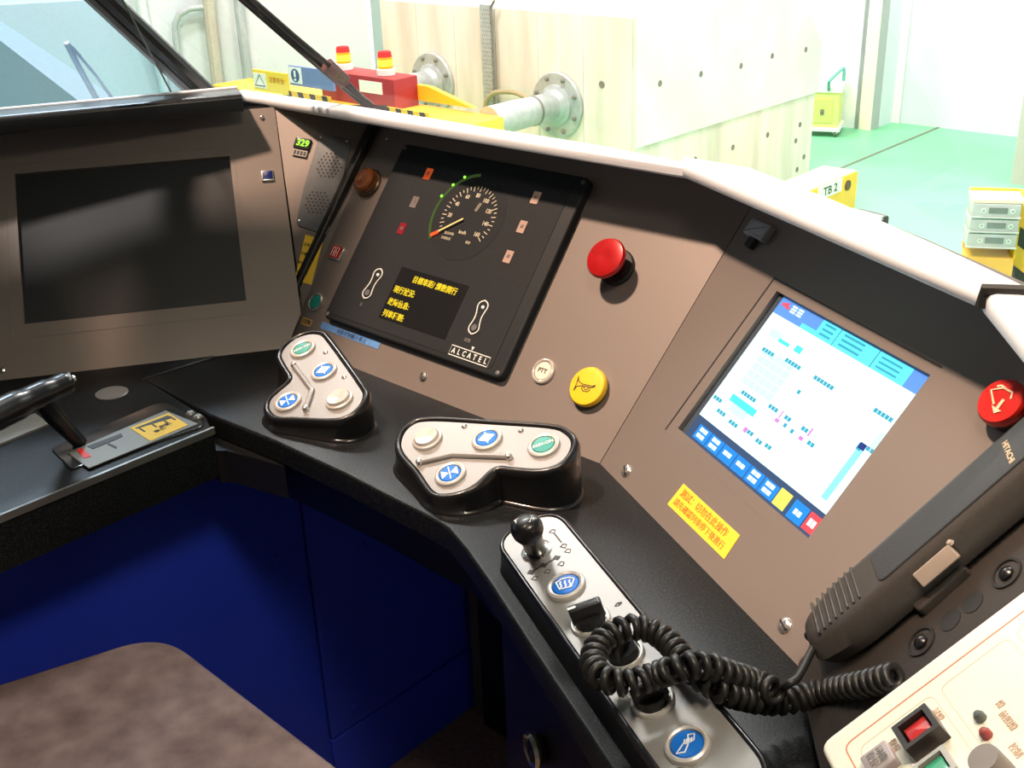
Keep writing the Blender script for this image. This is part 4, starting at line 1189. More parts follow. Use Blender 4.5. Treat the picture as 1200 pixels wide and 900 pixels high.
def key(x, y, w, l, m_lens, frame_m, lab, hh=0.009, tall=True):
    u, v = cuv(x, y, hh)
    k = part('square_key', holed(rect(-w, w, -l, l, 0.001), [rect(-w * 0.72, w * 0.72, -l * 0.72, l * 0.72)], -0.0005, hh) if tall else slab(rect(-w, w, -l, l, 0.0015), 0, hh, 0.001), frame_m, cb, (u, v, 0), label=lab)
    part('lens', slab(rect(-w * 0.62, w * 0.62, -l * 0.62, l * 0.62, 0.001), 0.0, hh * 0.75 if tall else hh + 0.0008, 0.001), m_lens, k)
    return k
key(1072, 851, 0.0112, 0.0125, mat('red_lens', (0.60, 0.03, 0.03), 0.25, coat=0.4, var=0.1), mat('black_bezel', (0.03, 0.022, 0.02), 0.3, var=0.1), 'red lit key in a black bezel', 0.012)
key(1094, 898, 0.010, 0.011, mat('green_lens', (0.02, 0.33, 0.16), 0.25, coat=0.4, var=0.1), mat('pale_bezel', (0.55, 0.50, 0.45), 0.3, 0.3, var=0.1), 'green key', 0.007)
wk = key(1028, 888, 0.0095, 0.0095, mat('mauve_key', (0.50, 0.42, 0.40), 0.4, var=0.05), mat('mauve_edge', (0.42, 0.35, 0.34), 0.4, var=0.05), 'pale mauve key with dark characters', 0.006, False)
part('print', moved(lettering('司機\n復位', 0.0062), (0, 0.000, 0.0069)), grey_ink_m, wk)
for x, y, m_ in ((1150, 842, mat('grey_led', (0.12, 0.14, 0.13), 0.25, var=0.1)), (1157, 862, mat('dull_red_led', (0.38, 0.08, 0.07), 0.25, var=0.1))):
    u, v = cuv(x, y)
    part('indicator_lamp', moved(lathe([(0.0036, -0.0005), (0.0034, 0.003), (0.002, 0.0052), (0, 0.0058)], 14), (u, v, 0)), m_, cb)
u, v = cuv(1160, 897, 0.010)
kk = part('round_knob', lathe([(0.0098, 0.0), (0.0094, 0.015), (0.0088, 0.017), (0, 0.0172)], 28), mat('taupe_knob', (0.24, 0.20, 0.18), 0.4, var=0.05), cb, (u, v, 0), label='taupe round knob')
for x, y, s in ((1099, 838, '試燈'), (1172, 826, '燈'), (1181, 845, '前照燈'), (1105, 884, '開關'), (1048, 874, '復位'), (1190, 880, '控制')):
    u, v = cuv(x, y)
    part('print', moved(lettering(s, 0.0056), (u, v, 0)), mat('tan_ink', (0.62, 0.40, 0.26), 0.6, var=0.05), cb)

# ================================================================== footwell and seat
BWp = Plane(at_z(460, 897, 0.0), 46.2, 0)              # panelling parallel to the train, u forwards, v up
seam = BWp.uv(373, 750)[0]
low = BWp.uv(440, 834)[1]
fp = thing('footwell_panelling', 'dark blue panelling below the left console', 'wall panel', BWp.frame())
gap = 0.0022
zt = DZ - 0.068
k0 = part('blue_panel', slab(rect(seam - 1.3, seam - gap, 0.0, zt, 0.002, 2), -0.02, 0.0, 0.0015), blue_panel_m, fp)
k1 = part('blue_panel', slab(rect(seam + gap, 0.33, low + gap, zt, 0.002, 2), -0.02, 0.0, 0.0015), blue_panel_m, fp)
k2 = part('blue_panel', slab(rect(seam + gap, 0.33, 0.0, low - gap, 0.002, 2), -0.02, 0.0, 0.0015), blue_panel_m, fp)
part('backing', slab(rect(seam - 1.3, 0.33, 0.0, zt), -0.03, -0.015), ink_m, fp, smooth=0)
for x, y, kp in ((322, 657, k0), (416, 827, k1), (424, 640, k1)):
    u, v = BWp.uv(x, y)
    part('bolt', moved(lathe([(0.008, -0.001), (0.008, 0.001), (0.006, 0.0042), (0, 0.0055)], 16), (u, v, 0)), blue_panel_m, kp)
# round socket with a bright rim on the desk's side support
PSU = Plane(inner[2] + ofs * 0.97, math.degrees(math.atan2((inner[3] - inner[2]).y, (inner[3] - inner[2]).x)), 0)
u, v = PSU.uv(634, 876)
mm = Matrix.Translation(-DO) @ PSU.frame() @ Matrix.Translation((u, v, 0))
so_ = part('socket', xform(lathe([(0.015, 0.0), (0.015, 0.008), (0.010, 0.011), (0, 0.011)], 24), mm), black_m, dk)
part('socket_rim', xform(lathe([(0.0165, 0.005), (0.0185, 0.009), (0.0165, 0.013), (0.0135, 0.0115)], 28, cap=False), mm), chrome_m, so_, label='bright rim')

SZ = 0.63
c0 = at_z(190, 735, SZ)
dl_ = (at_z(0, 795, SZ) - c0).normalized(); dr_ = (at_z(410, 902, SZ) - c0).normalized()
st_o = c0 + dl_ * 0.25 + dr_ * 0.25
so = [c0, c0 + dl_ * 0.52, c0 + dl_ * 0.52 + dr_ * 0.52, c0 + dr_ * 0.52]
so = [(p.x - st_o.x, p.y - st_o.y) for p in so]
seat = thing('driver_chair', 'driver chair with brown plush cushion in front of the desk', 'chair', Matrix.Translation((st_o.x, st_o.y, 0)))
def cushion(o, z0, z1, bev, seg=6):
    g = slab(rounded(o, 0.055, 10), z0, z1, bev, seg)
    return g
part('cushion', cushion(so, SZ - 0.11, SZ, 0.018), fabric_m, seat)
part('seat_pan', slab(rounded([(x * 0.94, y * 0.94) for x, y in so], 0.05, 6), SZ - 0.15, SZ - 0.108), black_m, seat)
part('pedestal', lathe([(0.19, 0.0), (0.19, 0.02), (0.09, 0.05), (0.08, SZ - 0.18), (0.12, SZ - 0.15)], 28), black_m, seat)

# ================================================================== the depot hall outside
hall_floor_m = mat('green_painted_floor', (0.19, 0.56, 0.30), rough=0.45, var=0.10, scale=1.2, detail=8)
hall_wall_m = mat('pale_hall_wall', (0.70, 0.76, 0.78), rough=0.8, var=0.03, scale=3)
hall_white_m = mat('white_hall_wall', (0.90, 0.90, 0.88), rough=0.8, var=0.02, scale=3)
concrete_m = mat('board_marked_concrete', (0.66, 0.58, 0.49), rough=0.85, color2=(0.88, 0.80, 0.71), scale=1.6, detail=9, stretch=(3, 3, 0.45), bump=0.3, contrast=(0.28, 0.62))
concrete2_m = mat('painted_concrete', (0.74, 0.70, 0.66), rough=0.8, color2=(0.86, 0.82, 0.79), scale=2.0, detail=8, bump=0.2)
galv_m = mat('galvanised_steel', (0.50, 0.53, 0.53), rough=0.5, metal=0.4, var=0.1, scale=20)
hy_m = mat('hall_yellow', (0.90, 0.50, 0.03), rough=0.45, var=0.05, scale=6)
hall_black_m = mat('hall_black', (0.02, 0.02, 0.02), rough=0.5, var=0.1)
struct('floor_hall', box(-30, 30, -6, 40, HALL - 0.1, HALL), hall_floor_m, yaw((0, 0, 0), AZ), 'green painted depot floor')
struct('ceiling_hall', box(-30, 30, -12, 40, 7.5, 7.6), mat('dark_hall_roof', (0.05, 0.05, 0.055), 0.8, var=0.05), yaw((0, 0, 0), AZ))  # unseen roof, put in dark to cut the light from above
# far walls
wc = at_z(1045.8, 143, HALL); pc0 = at_z(1013, 152, HALL)
step = abs((wc - pc0).dot(EF))
wl0 = wc - EF * step
def wall_geo(a, b, th, z0=HALL, z1=7.5):
    d = (b - a).normalized(); nrm = Vector((-d.y, d.x, 0)) * th
    q = [a, b, b + nrm, a + nrm]
    return quads([(p.x, p.y, z0) for p in q] + [(p.x, p.y, z1) for p in q])
struct('wall_far', wall_geo(wc, wc + ER * 14, 0.2), hall_wall_m)
struct('wall_return', wall_geo(wl0, wc, 0.2), hall_wall_m)
struct('wall_end', wall_geo(wl0 - ER * 24, wl0, 0.2), hall_white_m)
struct('trim_1', wall_geo(wl0 - ER * 0.14 - EF * 0.012, wl0 - EF * 0.012 + ER * 0.004, 0.012, z1=7.4), mat('ivory_corner', (0.92, 0.85, 0.66), 0.7, var=0.02), label='ivory strip on the corner of the white wall')
pw = wc - EF * 0.03
struct('trim_2', wall_geo(pw - ER * 0.0, pw + ER * 0.09, 0.02, z1=7.4), hall_white_m, label='white strip in the corner of the far wall')
# column at the right
cc_ = at_z(1184, 215, HALL)
struct('wall_column', box(0, 0.8, 0, 0.9, HALL, 7.5), mat('grey_column', (0.52, 0.49, 0.46), 0.8, var=0.05, scale=2), yaw((cc_.x, cc_.y, 0), AZ))
# joints in the floor
jm = mat('floor_joint', (0.16, 0.17, 0.13), 0.7, var=0.1)
a, b = at_z(1095, 152, HALL + 0.004), at_z(985, 198, HALL + 0.004)
o_ = (a - b).normalized()
struct('trim_3', wall_geo(b - o_ * 3, a + o_ * 0.2, 0.035, HALL - 0.002, HALL + 0.004), jm, label='dark joint across the green floor')

# concrete buffer block
r_ = ray(745, 100)
BP = EYE + r_ * (9.0 / math.hypot(r_.x, r_.y))
PBF = Plane(BP, AZ, 0)                     # block front, u to the right
PBS = Plane(BP, 46.2, 0)                   # block side, u away along the train
top_v = PBF.uv(745, 19)[1]
zb = HALL - BP.z
jv = PBS.uv(850, 141)[1]
fu = PBS.uv(951, 160)[0]
ch0, ch1 = PBS.uv(936, 0), PBS.uv(957.5, 52)
LWd = -2.93
blk = thing('buffer_block', 'massive board-marked concrete buffer block behind the grey pipes', 'concrete block', Matrix.Translation(Vector((BP.x, BP.y, 0))) @ Matrix.Rotation(rad(AZ), 4, 'Z'))
# local axes: x right, y away, z up
def bprism(y_out, x0, x1):
    n = len(y_out)
    V = [(x0, p[0], p[1] + BP.z) for p in y_out] + [(x1, p[0], p[1] + BP.z) for p in y_out]
    F = [tuple(reversed(range(n))), tuple(range(n, 2 * n))]
    for i in range(n):
        j = (i + 1) % n
        F.append((i, j, n + j, n + i))
    return V, F
side_up = [(0, jv), (fu + 0.05, jv), (fu + 0.05, ch1[1]), (min(ch0[0], fu - 0.3), top_v), (0, top_v)]
side_lo = [(0.0, zb), (fu, zb), (fu, jv), (0.0, jv)]
part('upper_block', bprism(side_up, LWd, 0.012), concrete2_m, blk, label='paler upper part', smooth=0)
part('lower_block', bprism(side_lo, LWd + 0.01, 0.0), concrete_m, blk, smooth=0)
# board-marked facing of the front, one slab per shutter board
nb = 6
for i in range(nb):
    x0 = LWd + i * (-LWd - 0.02) / nb; x1 = LWd + (i + 1) * (-LWd - 0.02) / nb
    part('shutter_board', quads([(x0 + 0.004, -0.02 - 0.004 * (i % 3), zb + BP.z), (x1 - 0.004, -0.02 - 0.004 * (i % 3), zb + BP.z), (x1 - 0.004, 0.002, zb + BP.z), (x0 + 0.004, 0.002, zb + BP.z), (x0 + 0.004, -0.02 - 0.004 * (i % 3), top_v + BP.z - 0.01), (x1 - 0.004, -0.02 - 0.004 * (i % 3), top_v + BP.z - 0.01), (x1 - 0.004, 0.002, top_v + BP.z - 0.01), (x0 + 0.004, 0.002, top_v + BP.z - 0.01)]), concrete_m, blk, smooth=0)
hole_m = mat('tie_hole', (0.22, 0.20, 0.17), 0.9, var=0.2)
for x, y in ((772, 97.6), (820, 86.6), (867, 77), (903.6, 65.5), (943, 58), (937.5, 146), (899.5, 158), (858.8, 172.7), (814.8, 187), (932.5, 165), (942, 183.7), (934, 198.6)):
    u, v = PBS.uv(x, y)
    g = lathe([(0.028, -0.002), (0.024, 0.003), (0.012, 0.0015), (0, 0.001)], 14)
    g = ([(p[2], p[0], p[1]) for p in g[0]], g[1])
    part('tie_hole', g, hole_m, blk, (0.012 if v > jv else 0.0, u, v + BP.z))
u, v = PBF.uv(707.8, 98.5)
g = lathe([(0.03, -0.002), (0.026, 0.003), (0.012, 0.0015), (0, 0.001)], 14)
part('tie_hole', ([(p[0], -p[2] , p[1]) for p in g[0]], g[1]), hole_m, blk, (u, -0.030, v + BP.z))

# two buffers: pipe, flange, bolts
def buffer_pipe(label, fx, fy, ex, ey):
    u, v = PBF.uv(fx, fy)
    c = PBF.pt(u, v, 0.03)
    t = thing('buffer_pipe', label, 'buffer', yaw(c, AZ), 'buffers on the concrete block')
    # length: until the pixel column ex is reached
    L = 0.2
    while L < 8:
        p = c - EF * L - EYE
        if 600 + FPX * p.dot(CR) / p.dot(CF) < ex: break
        L += 0.02
    def alongy(g): return ([(p[0], -p[2], p[1]) for p in g[0]], [tuple(reversed(f)) for f in g[1]])
    part('flange', alongy(lathe([(0.265, 0.0), (0.265, 0.025), (0.258, 0.032), (0.13, 0.032)], 40)), galv_m, t)
    part('collar', alongy(lathe([(0.168, 0.03), (0.166, 0.05), (0.138, 0.062), (0.124, 0.10), (0.117, 0.11)], 32)), galv_m, t)
    part('pipe', alongy(lathe([(0.116, 0.03), (0.116, L * 0.55), (0.120, L * 0.55 + 0.01), (0.120, L)], 32)), galv_m, t)
    part('band', alongy(lathe([(0.1185, 0.30), (0.1215, 0.305), (0.1215, 0.318), (0.1185, 0.322)], 32, cap=False)), hole_m, t)
    for k in range(8):
        a = rad(22.5 + 45 * k)
        part('bolt', alongy(moved(lathe([(0.018, 0.03), (0.018, 0.05), (0.009, 0.058)], 8), (0.222 * math.cos(a), 0.222 * math.sin(a), 0))), hole_m, t)
    return c, L
cR, LR = buffer_pipe('grey flanged buffer pipe with a yellow hose above it', 657, 122, 574, 139)
cL, LL = buffer_pipe('grey flanged buffer pipe beside the red box', 511, 96, 455, 110)
# cable tray and hose on the block
u0, _ = PBF.uv(577, 60)
ct = thing('cable_tray', 'perforated steel cable tray running up the concrete block', 'cable tray', yaw(PBF.pt(u0, 0, 0.042), AZ))
part('tray', box(-0.062, 0.062, -0.03, 0.008, zb, top_v + 0.02), galv_m, ct, smooth=0)
slots = []
for i in range(46):
    for j in range(4):
        z = top_v - 0.03 - i * 0.034
        if z > zb: slots.append(box(-0.045 + j * 0.026 + (0.013 if i % 2 else 0), -0.035 + j * 0.026 + (0.013 if i % 2 else 0), -0.032, -0.029, z, z + 0.014))
part('slots', join(*slots), mat('tray_slot', (0.30, 0.30, 0.29), 0.7, var=0.1), ct, kind='stuff', smooth=0)
part('cable', tube([(0.075, -0.03, zb), (0.072, -0.03, -0.4), (0.075, -0.03, 0.3), (0.07, -0.03, top_v), (0.12, -0.03, top_v + 0.06)], 0.012, 8), hole_m, ct)
h0 = PBF.pt(*PBF.uv(588, 136), 0.05)
hose = [PBF.pt(*PBF.uv(x, y), 0.12) - h0 for x, y in ((579, 140), (581, 118), (588, 108), (598, 105), (615, 106), (630, 113))]
solid('hydraulic_hose', 'thin yellow-grey hose bent over the buffer pipe', 'hose', tube(catmull([tuple(p) for p in hose], 5, False), 0.022, 8), mat('hose_tan', (0.42, 0.34, 0.20), 0.6, var=0.1), Matrix.Translation(h0))
# yellow buffer beam: in front of the pipes
bc = cR - EF * LR
PBB = Plane(bc, AZ, 0)
bm_ = thing('buffer_beam', 'yellow buffer beam with black stripes joining the two buffer pipes', 'beam', yaw(bc, AZ))
bl_u = PBB.uv(300, 118)[0]
part('beam_box', box(bl_u - 0.05, 0.16, -0.42, 0.0, -0.30, 0.06, 0.01), hy_m, bm_)
g0 = PBB.uv(470, 128)[0]; g1 = PBB.uv(540, 128)[0]
part('gusset', quads([(g0, -0.05, 0.10), (g0 + 0.9, -0.05, 0.10), (g0 + 0.9, 0.0, 0.10), (g0, 0.0, 0.10), (g0 + 0.05, -0.05, 0.22), (g0 + 0.4, -0.05, 0.22), (g0 + 0.4, 0.0, 0.22), (g0 + 0.05, 0.0, 0.22)]), hy_m, bm_, smooth=0)
PBT = PBB.moved(0, 0, 0.42)
for xa, xb, yt, yb_ in ((333, 388, 110, 124), (448, 503, 129, 143)):
    a0, b0 = PBT.uv(xa, yt), PBT.uv(xb, yt)
    zt_ = PBT.uv((xa + xb) / 2, (yt + yb_) / 2 - 8)[1]
    hs_ = part('hazard_strip', box(a0[0], b0[0], -0.436, -0.422, -0.02, zt_), hy_m, bm_, smooth=0)
    nS = 4
    for k in range(nS):
        u = a0[0] + (k + 0.45) * (b0[0] - a0[0]) / nS; w = (b0[0] - a0[0]) / nS * 0.42
        part('black_stripe', quads([(u + 0.02, -0.440, -0.02), (u + 0.02 + w, -0.440, -0.02), (u + 0.02 + w, -0.435, -0.02), (u + 0.02, -0.435, -0.02), (u - 0.02, -0.440, zt_), (u - 0.02 + w, -0.440, zt_), (u - 0.02 + w, -0.435, zt_), (u - 0.02, -0.435, zt_)]), hall_black_m, hs_, smooth=0)
# red box with two beacons
rbp = PBB.moved(0, 0, 0.30)
ru0, rv0 = rbp.uv(378, 118); ru1, rv1 = rbp.uv(463, 122)
rtv = rbp.uv(420, 88)[1]
rx = thing('red_control_box', 'dark red box with a white label standing on the yellow beam', 'control box', yaw(rbp.pt(ru0, 0.062, 0), AZ))
RBW = ru1 - ru0
rbt = max(0.18, rtv - 0.062)
part('case', box(0, RBW, 0, 0.26, 0, rbt, 0.01), mat('dark_red_enamel', (0.30, 0.02, 0.025), 0.5, var=0.06, scale=8), rx)
part('white_label', box(RBW * 0.55, RBW * 0.85, -0.006, 0.004, rbt * 0.45, rbt * 0.85), white_m, rx, smooth=0)
part('small_label', box(0.02, 0.10, -0.006, 0.004, rbt * 0.5, rbt * 0.85), white_m, rx, smooth=0)
for bx, nm in ((404, 'orange rotating beacon on the far end of the red box'), (452.5, 'orange rotating beacon above the white label of the red box')):
    u, v = rbp.moved(0, 0, -0.13).uv(bx, 84 if bx < 420 else 88)
    w = rbp.pt(u, 0.062, -0.13) + Vector((0, 0, rbt + 0.002))
    bt = thing('beacon', nm, 'beacon', yaw((w.x, w.y, w.z), AZ), 'beacons on the red box')
    part('white_base', lathe([(0.075, 0.0), (0.075, 0.045), (0.068, 0.05)], 24), mat('beacon_base', (0.85, 0.82, 0.78), 0.5, var=0.02), bt)
    part('lens', lathe([(0.060, 0.05), (0.058, 0.14)], 24), emitter('amber_glow', (1.0, 0.30, 0.02), 1.6), bt, label='glowing amber lens')
    part('lens_top', lathe([(0.058, 0.14), (0.053, 0.178), (0.046, 0.184), (0, 0.185)], 24), emitter('red_glow', (0.95, 0.05, 0.05), 0.9), bt, label='red top of the lens')
    part('bulb', lathe([(0.0, 0.06), (0.022, 0.07), (0.030, 0.10), (0.02, 0.125), (0, 0.13)], 16), emitter('bulb_glow', (1.0, 0.85, 0.25), 3.0), bt)
    part('bulb_window', ([(p[0] * 1.0, p[1], p[2]) for p in lathe([(0.0605, 0.07), (0.0625, 0.08), (0.0615, 0.115), (0.0605, 0.12)], 24, cap=False)[0]], lathe([(0.0605, 0.07), (0.0625, 0.08), (0.0615, 0.115), (0.0605, 0.12)], 24, cap=False)[1]), emitter('yellow_glow', (1.0, 0.62, 0.05), 2.2), bt)
# signs standing on the beam
def board(name, label, x0, x1, y0, y1, m_, hoff):
    P = PBB.moved(0, 0, hoff)
    a = P.uv(x0, y1); b = P.uv(x1, y1 - (x1 - x0) * 0.0); top = P.uv((x0 + x1) / 2, y0)[1]; zb_ = P.uv((x0 + x1) / 2, y1)[1]
    t = thing(name, label, 'sign', yaw(P.pt(a[0], zb_, 0), AZ))
    part('board', box(0, b[0] - a[0], -0.012, 0.012, 0.0, top - zb_), m_, t, smooth=0)
    return t, b[0] - a[0], top - zb_
t, w, h = board('warning_board', 'yellow warning board with a white triangle sign on the beam', 300, 339, 84, 108, mat('sign_yellow', (0.90, 0.62, 0.05), 0.5, var=0.03), 0.435)
part('white_square', box(0.015, 0.015 + w * 0.36, -0.016, -0.010, h * 0.15, h * 0.85), white_m, t, smooth=0)
tri = [(0.03, h * 0.25), (0.0 + w * 0.36, h * 0.25), (0.015 + w * 0.18, h * 0.78)]
part('triangle', ([(p[0], -0.018, p[1]) for p in ribbon(tri, 0.014, 0, 0.002, True)[0][:6]], [(3, 4, 1, 0), (4, 5, 2, 1), (5, 3, 0, 2)]), ink_m, t, smooth=0)
tx = lettering('注意安全', w * 0.11)
part('print', ([(p[0] + w * 0.7, -0.014 - p[2], p[1] + h * 0.6) for p in tx[0]], tx[1]), red_ink_m, t)
t, w, h = board('mandatory_board', 'blue mandatory board with a white exclamation square beside the warning board', 342, 392, 80, 103, mat('sign_blue', (0.16, 0.22, 0.45), 0.5, var=0.03), 0.435)
part('white_square', box(0.008, w * 0.30, -0.016, -0.010, h * 0.12, h * 0.95), white_m, t, smooth=0)
g = disc(h * 0.34, 0, 0.003, n=24)
part('blue_disc', ([(p[0] + w * 0.155, -0.0165 - p[2], p[1] + h * 0.53) for p in g[0]], g[1]), mat('disc_blue', (0.05, 0.09, 0.25), 0.5, var=0.03), t)
part('exclamation', join(box(w * 0.155 - 0.012, w * 0.155 + 0.012, -0.0225, -0.0195, h * 0.45, h * 0.78), box(w * 0.155 - 0.012, w * 0.155 + 0.012, -0.0225, -0.0195, h * 0.27, h * 0.37)), white_m, t, smooth=0)

# conduits on the wall at the left
lwp = EYE + ray(260, 100) * (12.0 / ray(260, 100).xy.length)
PHW = Plane(lwp, 10, 0)
struct('wall_left_hall', box(-9, 1.55, 0.0, 0.2, HALL, 7.5), hall_white_m, yaw((lwp.x, lwp.y, 0), 10))
struct('wall_dado', box(-9, 1.5, -0.02, 0.0, HALL, BP.z + 0.55), mat('grey_dado', (0.66, 0.68, 0.70), 0.8, var=0.03), yaw((lwp.x, lwp.y, 0), 10))
def conduit(label, pts, r, m_):
    q = [PHW.pt(*PHW.uv(x, y, 0.08), 0.10) for x, y in pts]
    o = q[-1]
    solid('conduit', label, 'pipe', tube([p - o for p in q], r, 10), m_, Matrix.Translation(o), 'conduits on the depot wall')
tan_c = mat('tan_conduit', (0.50, 0.44, 0.36), 0.6, var=0.08); grey_c = mat('grey_conduit', (0.45, 0.48, 0.49), 0.5, 0.3, var=0.08)
conduit('straight tan conduit on the pale wall right of the bent conduit', [(242, -30), (246, 20), (257, 112), (262, 160)], 0.06, tan_c)
conduit('grey conduit with a rounded bend at its top on the pale wall', [(240, 8), (222, 10), (210, 17), (205, 28), (206, 45), (216, 108), (224, 160)], 0.03, grey_c)
conduit('dark grey conduit beside the wiper', [(277, -30), (280, 10), (292, 106), (298, 160)], 0.045, grey_c)
conduit('pale grey conduit next to the window gasket', [(160, -30), (168, 20), (190, 90), (200, 150)], 0.05, mat('pale_conduit', (0.62, 0.66, 0.67), 0.5, var=0.05))

# yellow trolley
tp_ = at_z(966, 160, HALL)
PT = Plane(tp_, -22, 0)
tr_ = thing('service_trolley', 'pale yellow trolley with white frame and green handle near the far wall', 'trolley', yaw(tp_, -22))
tw0, tw1 = PT.uv(935, 150)[0], PT.uv(981, 150)[0]
tt_ = PT.uv(966, 108)[1]; tb_ = PT.uv(966, 152)[1]
TD = 0.42
wfr = mat('white_frame', (0.88, 0.88, 0.85), 0.5, var=0.02)
part('body', box(tw0, tw1, 0, TD, tb_ + 0.02, tt_, 0.01), mat('pale_yellow_body', (0.80, 0.80, 0.26), 0.5, var=0.03), tr_)
part('door_panel', box(tw0 + 0.10, tw1 - 0.06, -0.012, 0.0, tb_ + 0.08, tt_ - 0.08), mat('yellow_door', (0.76, 0.78, 0.22), 0.5, var=0.03), tr_, smooth=0)
part('latch', box((tw0 + tw1) / 2 + 0.02, (tw0 + tw1) / 2 + 0.06, -0.02, -0.01, (tt_ + tb_) / 2 - 0.04, (tt_ + tb_) / 2 + 0.02), hole_m, tr_, smooth=0)
part('base_frame', join(box(tw0 - 0.02, tw1 + 0.03, -0.03, TD + 0.03, tb_ - 0.015, tb_ + 0.025), box(tw0 - 0.02, tw1 + 0.02, -0.02, TD + 0.02, tt_, tt_ + 0.05)), wfr, tr_, smooth=0)
for x in (tw0 + 0.02, tw1 - 0.02):
    for y in (0.0, TD - 0.03):
        part('leg', box(x - 0.025, x + 0.025, y, y + 0.05, 0.035, tb_), wfr, tr_, smooth=0)
        g = disc(0.04, -0.012, 0.012, n=16)
        part('wheel', ([(p[2] + x, p[0] + y + 0.02, p[1] + 0.04) for p in g[0]], g[1]), hole_m, tr_)
hh = tt_ + 0.05
part('handle', tube(catmull([(tw1 - 0.02, TD + 0.02, hh - 0.2), (tw1 - 0.02, TD + 0.04, hh + 0.10), (tw1 - 0.04, TD + 0.02, hh + 0.13), (tw1 - 0.10, -0.06, hh + 0.10), (tw1 - 0.12, -0.08, hh + 0.06), (tw1 - 0.12, -0.02, hh - 0.02)], 5, False), 0.018, 8), mat('green_handle', (0.12, 0.45, 0.36), 0.5, var=0.05), tr_)

# low yellow box with the number plate
q0 = at_z(1003, 236, HALL + 0.05)
PY = Plane(Vector((q0.x, q0.y, HALL)), 46.2, 0)
# front face seen at its right; faces to the right along the train
tv = PY.uv(1000, 203)[1]; lu = PY.uv(945, 222)[0]
yb = thing('yellow_stop_box', 'low yellow box with white TB 2 plate on the green floor', 'box', yaw((q0.x, q0.y, HALL), 46.2))
part('case', box(lu, 0.0, 0.0, 0.34, 0.0, tv, 0.015), hy_m, yb)
part('tan_top', box(lu + 0.01, -0.02, 0.01, 0.33, tv - 0.004, tv + 0.006), mat('tan_top', (0.80, 0.60, 0.38), 0.6, var=0.04), yb, smooth=0)
pl0 = PY.uv(958, 228); pl1 = PY.uv(985, 219)
pw_ = pl1[0] - pl0[0]
np_ = part('number_plate', box(pl0[0], pl1[0], -0.012, 0.002, pl0[1] - 0.055, pl0[1] + 0.055), white_m, yb, smooth=0)
tx = lettering('TB 2', 0.10, bold=True)
part('print', ([(p[0] * 0.62 * pw_ / 0.2 + (pl0[0] + pl1[0]) / 2, -0.0125 - p[2], p[1] + pl0[1]) for p in tx[0]], tx[1]), ink_m, np_)
g = disc(0.045, 0, 0.012, n=20)
cx_ = PY.uv(993, 217)
part('round_cap', ([(p[0] + cx_[0], -p[2], p[1] + cx_[1]) for p in g[0]], g[1]), mat('brown_cap', (0.10, 0.05, 0.03), 0.5, var=0.1), yb)

# rack with clear drawers and a yellow/black striped cabinet at the right
rk0 = at_z(1160, 345, HALL + 0.25)
PK = Plane(Vector((rk0.x, rk0.y, HALL)), -14, 0)
ku0, ku1 = PK.uv(1131, 310)[0], PK.uv(1187, 320)[0]
rz_ = [PK.uv(1160, y)[1] for y in (236, 254, 271, 289, 302)]
rk = thing('drawer_rack', 'yellow rack with three clear plastic drawers and a cream lid', 'drawer rack', yaw((rk0.x, rk0.y, HALL), -14))
KD = 0.22
part('cabinet', box(ku0 + 0.005, ku1 - 0.005, 0.0, KD, 0.0, rz_[4], 0.005), hy_m, rk)
part('back_board', box(ku0, ku1, KD - 0.02, KD, rz_[4], rz_[0] + 0.03), hy_m, rk, smooth=0)
part('side_board', box(ku1 - 0.012, ku1, 0.0, KD, rz_[4], rz_[0] + 0.01), hy_m, rk, smooth=0)
part('lid', box(ku0 - 0.004, ku1 + 0.002, -0.02, KD, rz_[0] - 0.006, rz_[0] + 0.016, 0.003), mat('cream_lid', (0.86, 0.80, 0.62), 0.5, var=0.02), rk)
dr_m = mat('clear_drawer', (0.50, 0.54, 0.55), 0.25, var=0.08, scale=15)
for i in range(3):
    z1_, z0_ = rz_[i] - 0.01, rz_[i + 1] + 0.004
    dd = part('drawer', box(ku0 - 0.006 - 0.004 * i, ku1 - 0.015, -0.03, KD - 0.03, z0_, z1_, 0.004), dr_m, rk)
    mu = (ku0 + ku1) / 2
    part('finger_slot', box(mu - 0.055, mu + 0.055, -0.034, -0.028, z0_ + (z1_ - z0_) * 0.30, z0_ + (z1_ - z0_) * 0.75), mat('slot_grey', (0.22, 0.24, 0.25), 0.5, var=0.05), dd, smooth=0)
    for s in (-1, 1):
        g = lathe([(0.016, 0.0), (0.016, 0.006), (0.008, 0.006), (0.008, 0.002)], 14, cap=False)
        part('ring', ([(p[0] + mu + s * 0.085, -0.030 - p[2], p[1] + (z0_ + z1_) / 2) for p in g[0]], g[1]), mat('ring_white', (0.75, 0.80, 0.80), 0.4, var=0.02), dd)
    part('rim', box(ku0 - 0.012 - 0.004 * i, ku1 - 0.01, -0.04, -0.028, z0_ - 0.004, z0_ + 0.006), mat('drawer_rim', (0.66, 0.69, 0.69), 0.3, var=0.03), dd, smooth=0)
hk0 = rk0 + PK.ux * (ku1 + 0.015) + Vector((0, 0, 0))
hz = thing('striped_cabinet', 'cabinet with slanting black and yellow stripes beside the drawer rack', 'cabinet', yaw((hk0.x, hk0.y, HALL), -14))
HT = rz_[0] - 0.05
part('case', box(0, 0.5, 0.10, 0.5, 0, HT), hy_m, hz, smooth=0)
for k in range(8):
    z = 0.1 + k * 0.26
    if z + 0.3 < HT:
        part('black_stripe', quads([(0.0, 0.094, z + 0.20), (0.5, 0.094, z - 0.15 + 0.0), (0.5, 0.101, z - 0.15), (0.0, 0.101, z + 0.20), (0.0, 0.094, z + 0.32), (0.5, 0.094, z - 0.03), (0.5, 0.101, z - 0.03), (0.0, 0.101, z + 0.32)]), hall_black_m, hz, smooth=0)
ys = PK.moved(0, 0, -0.80)
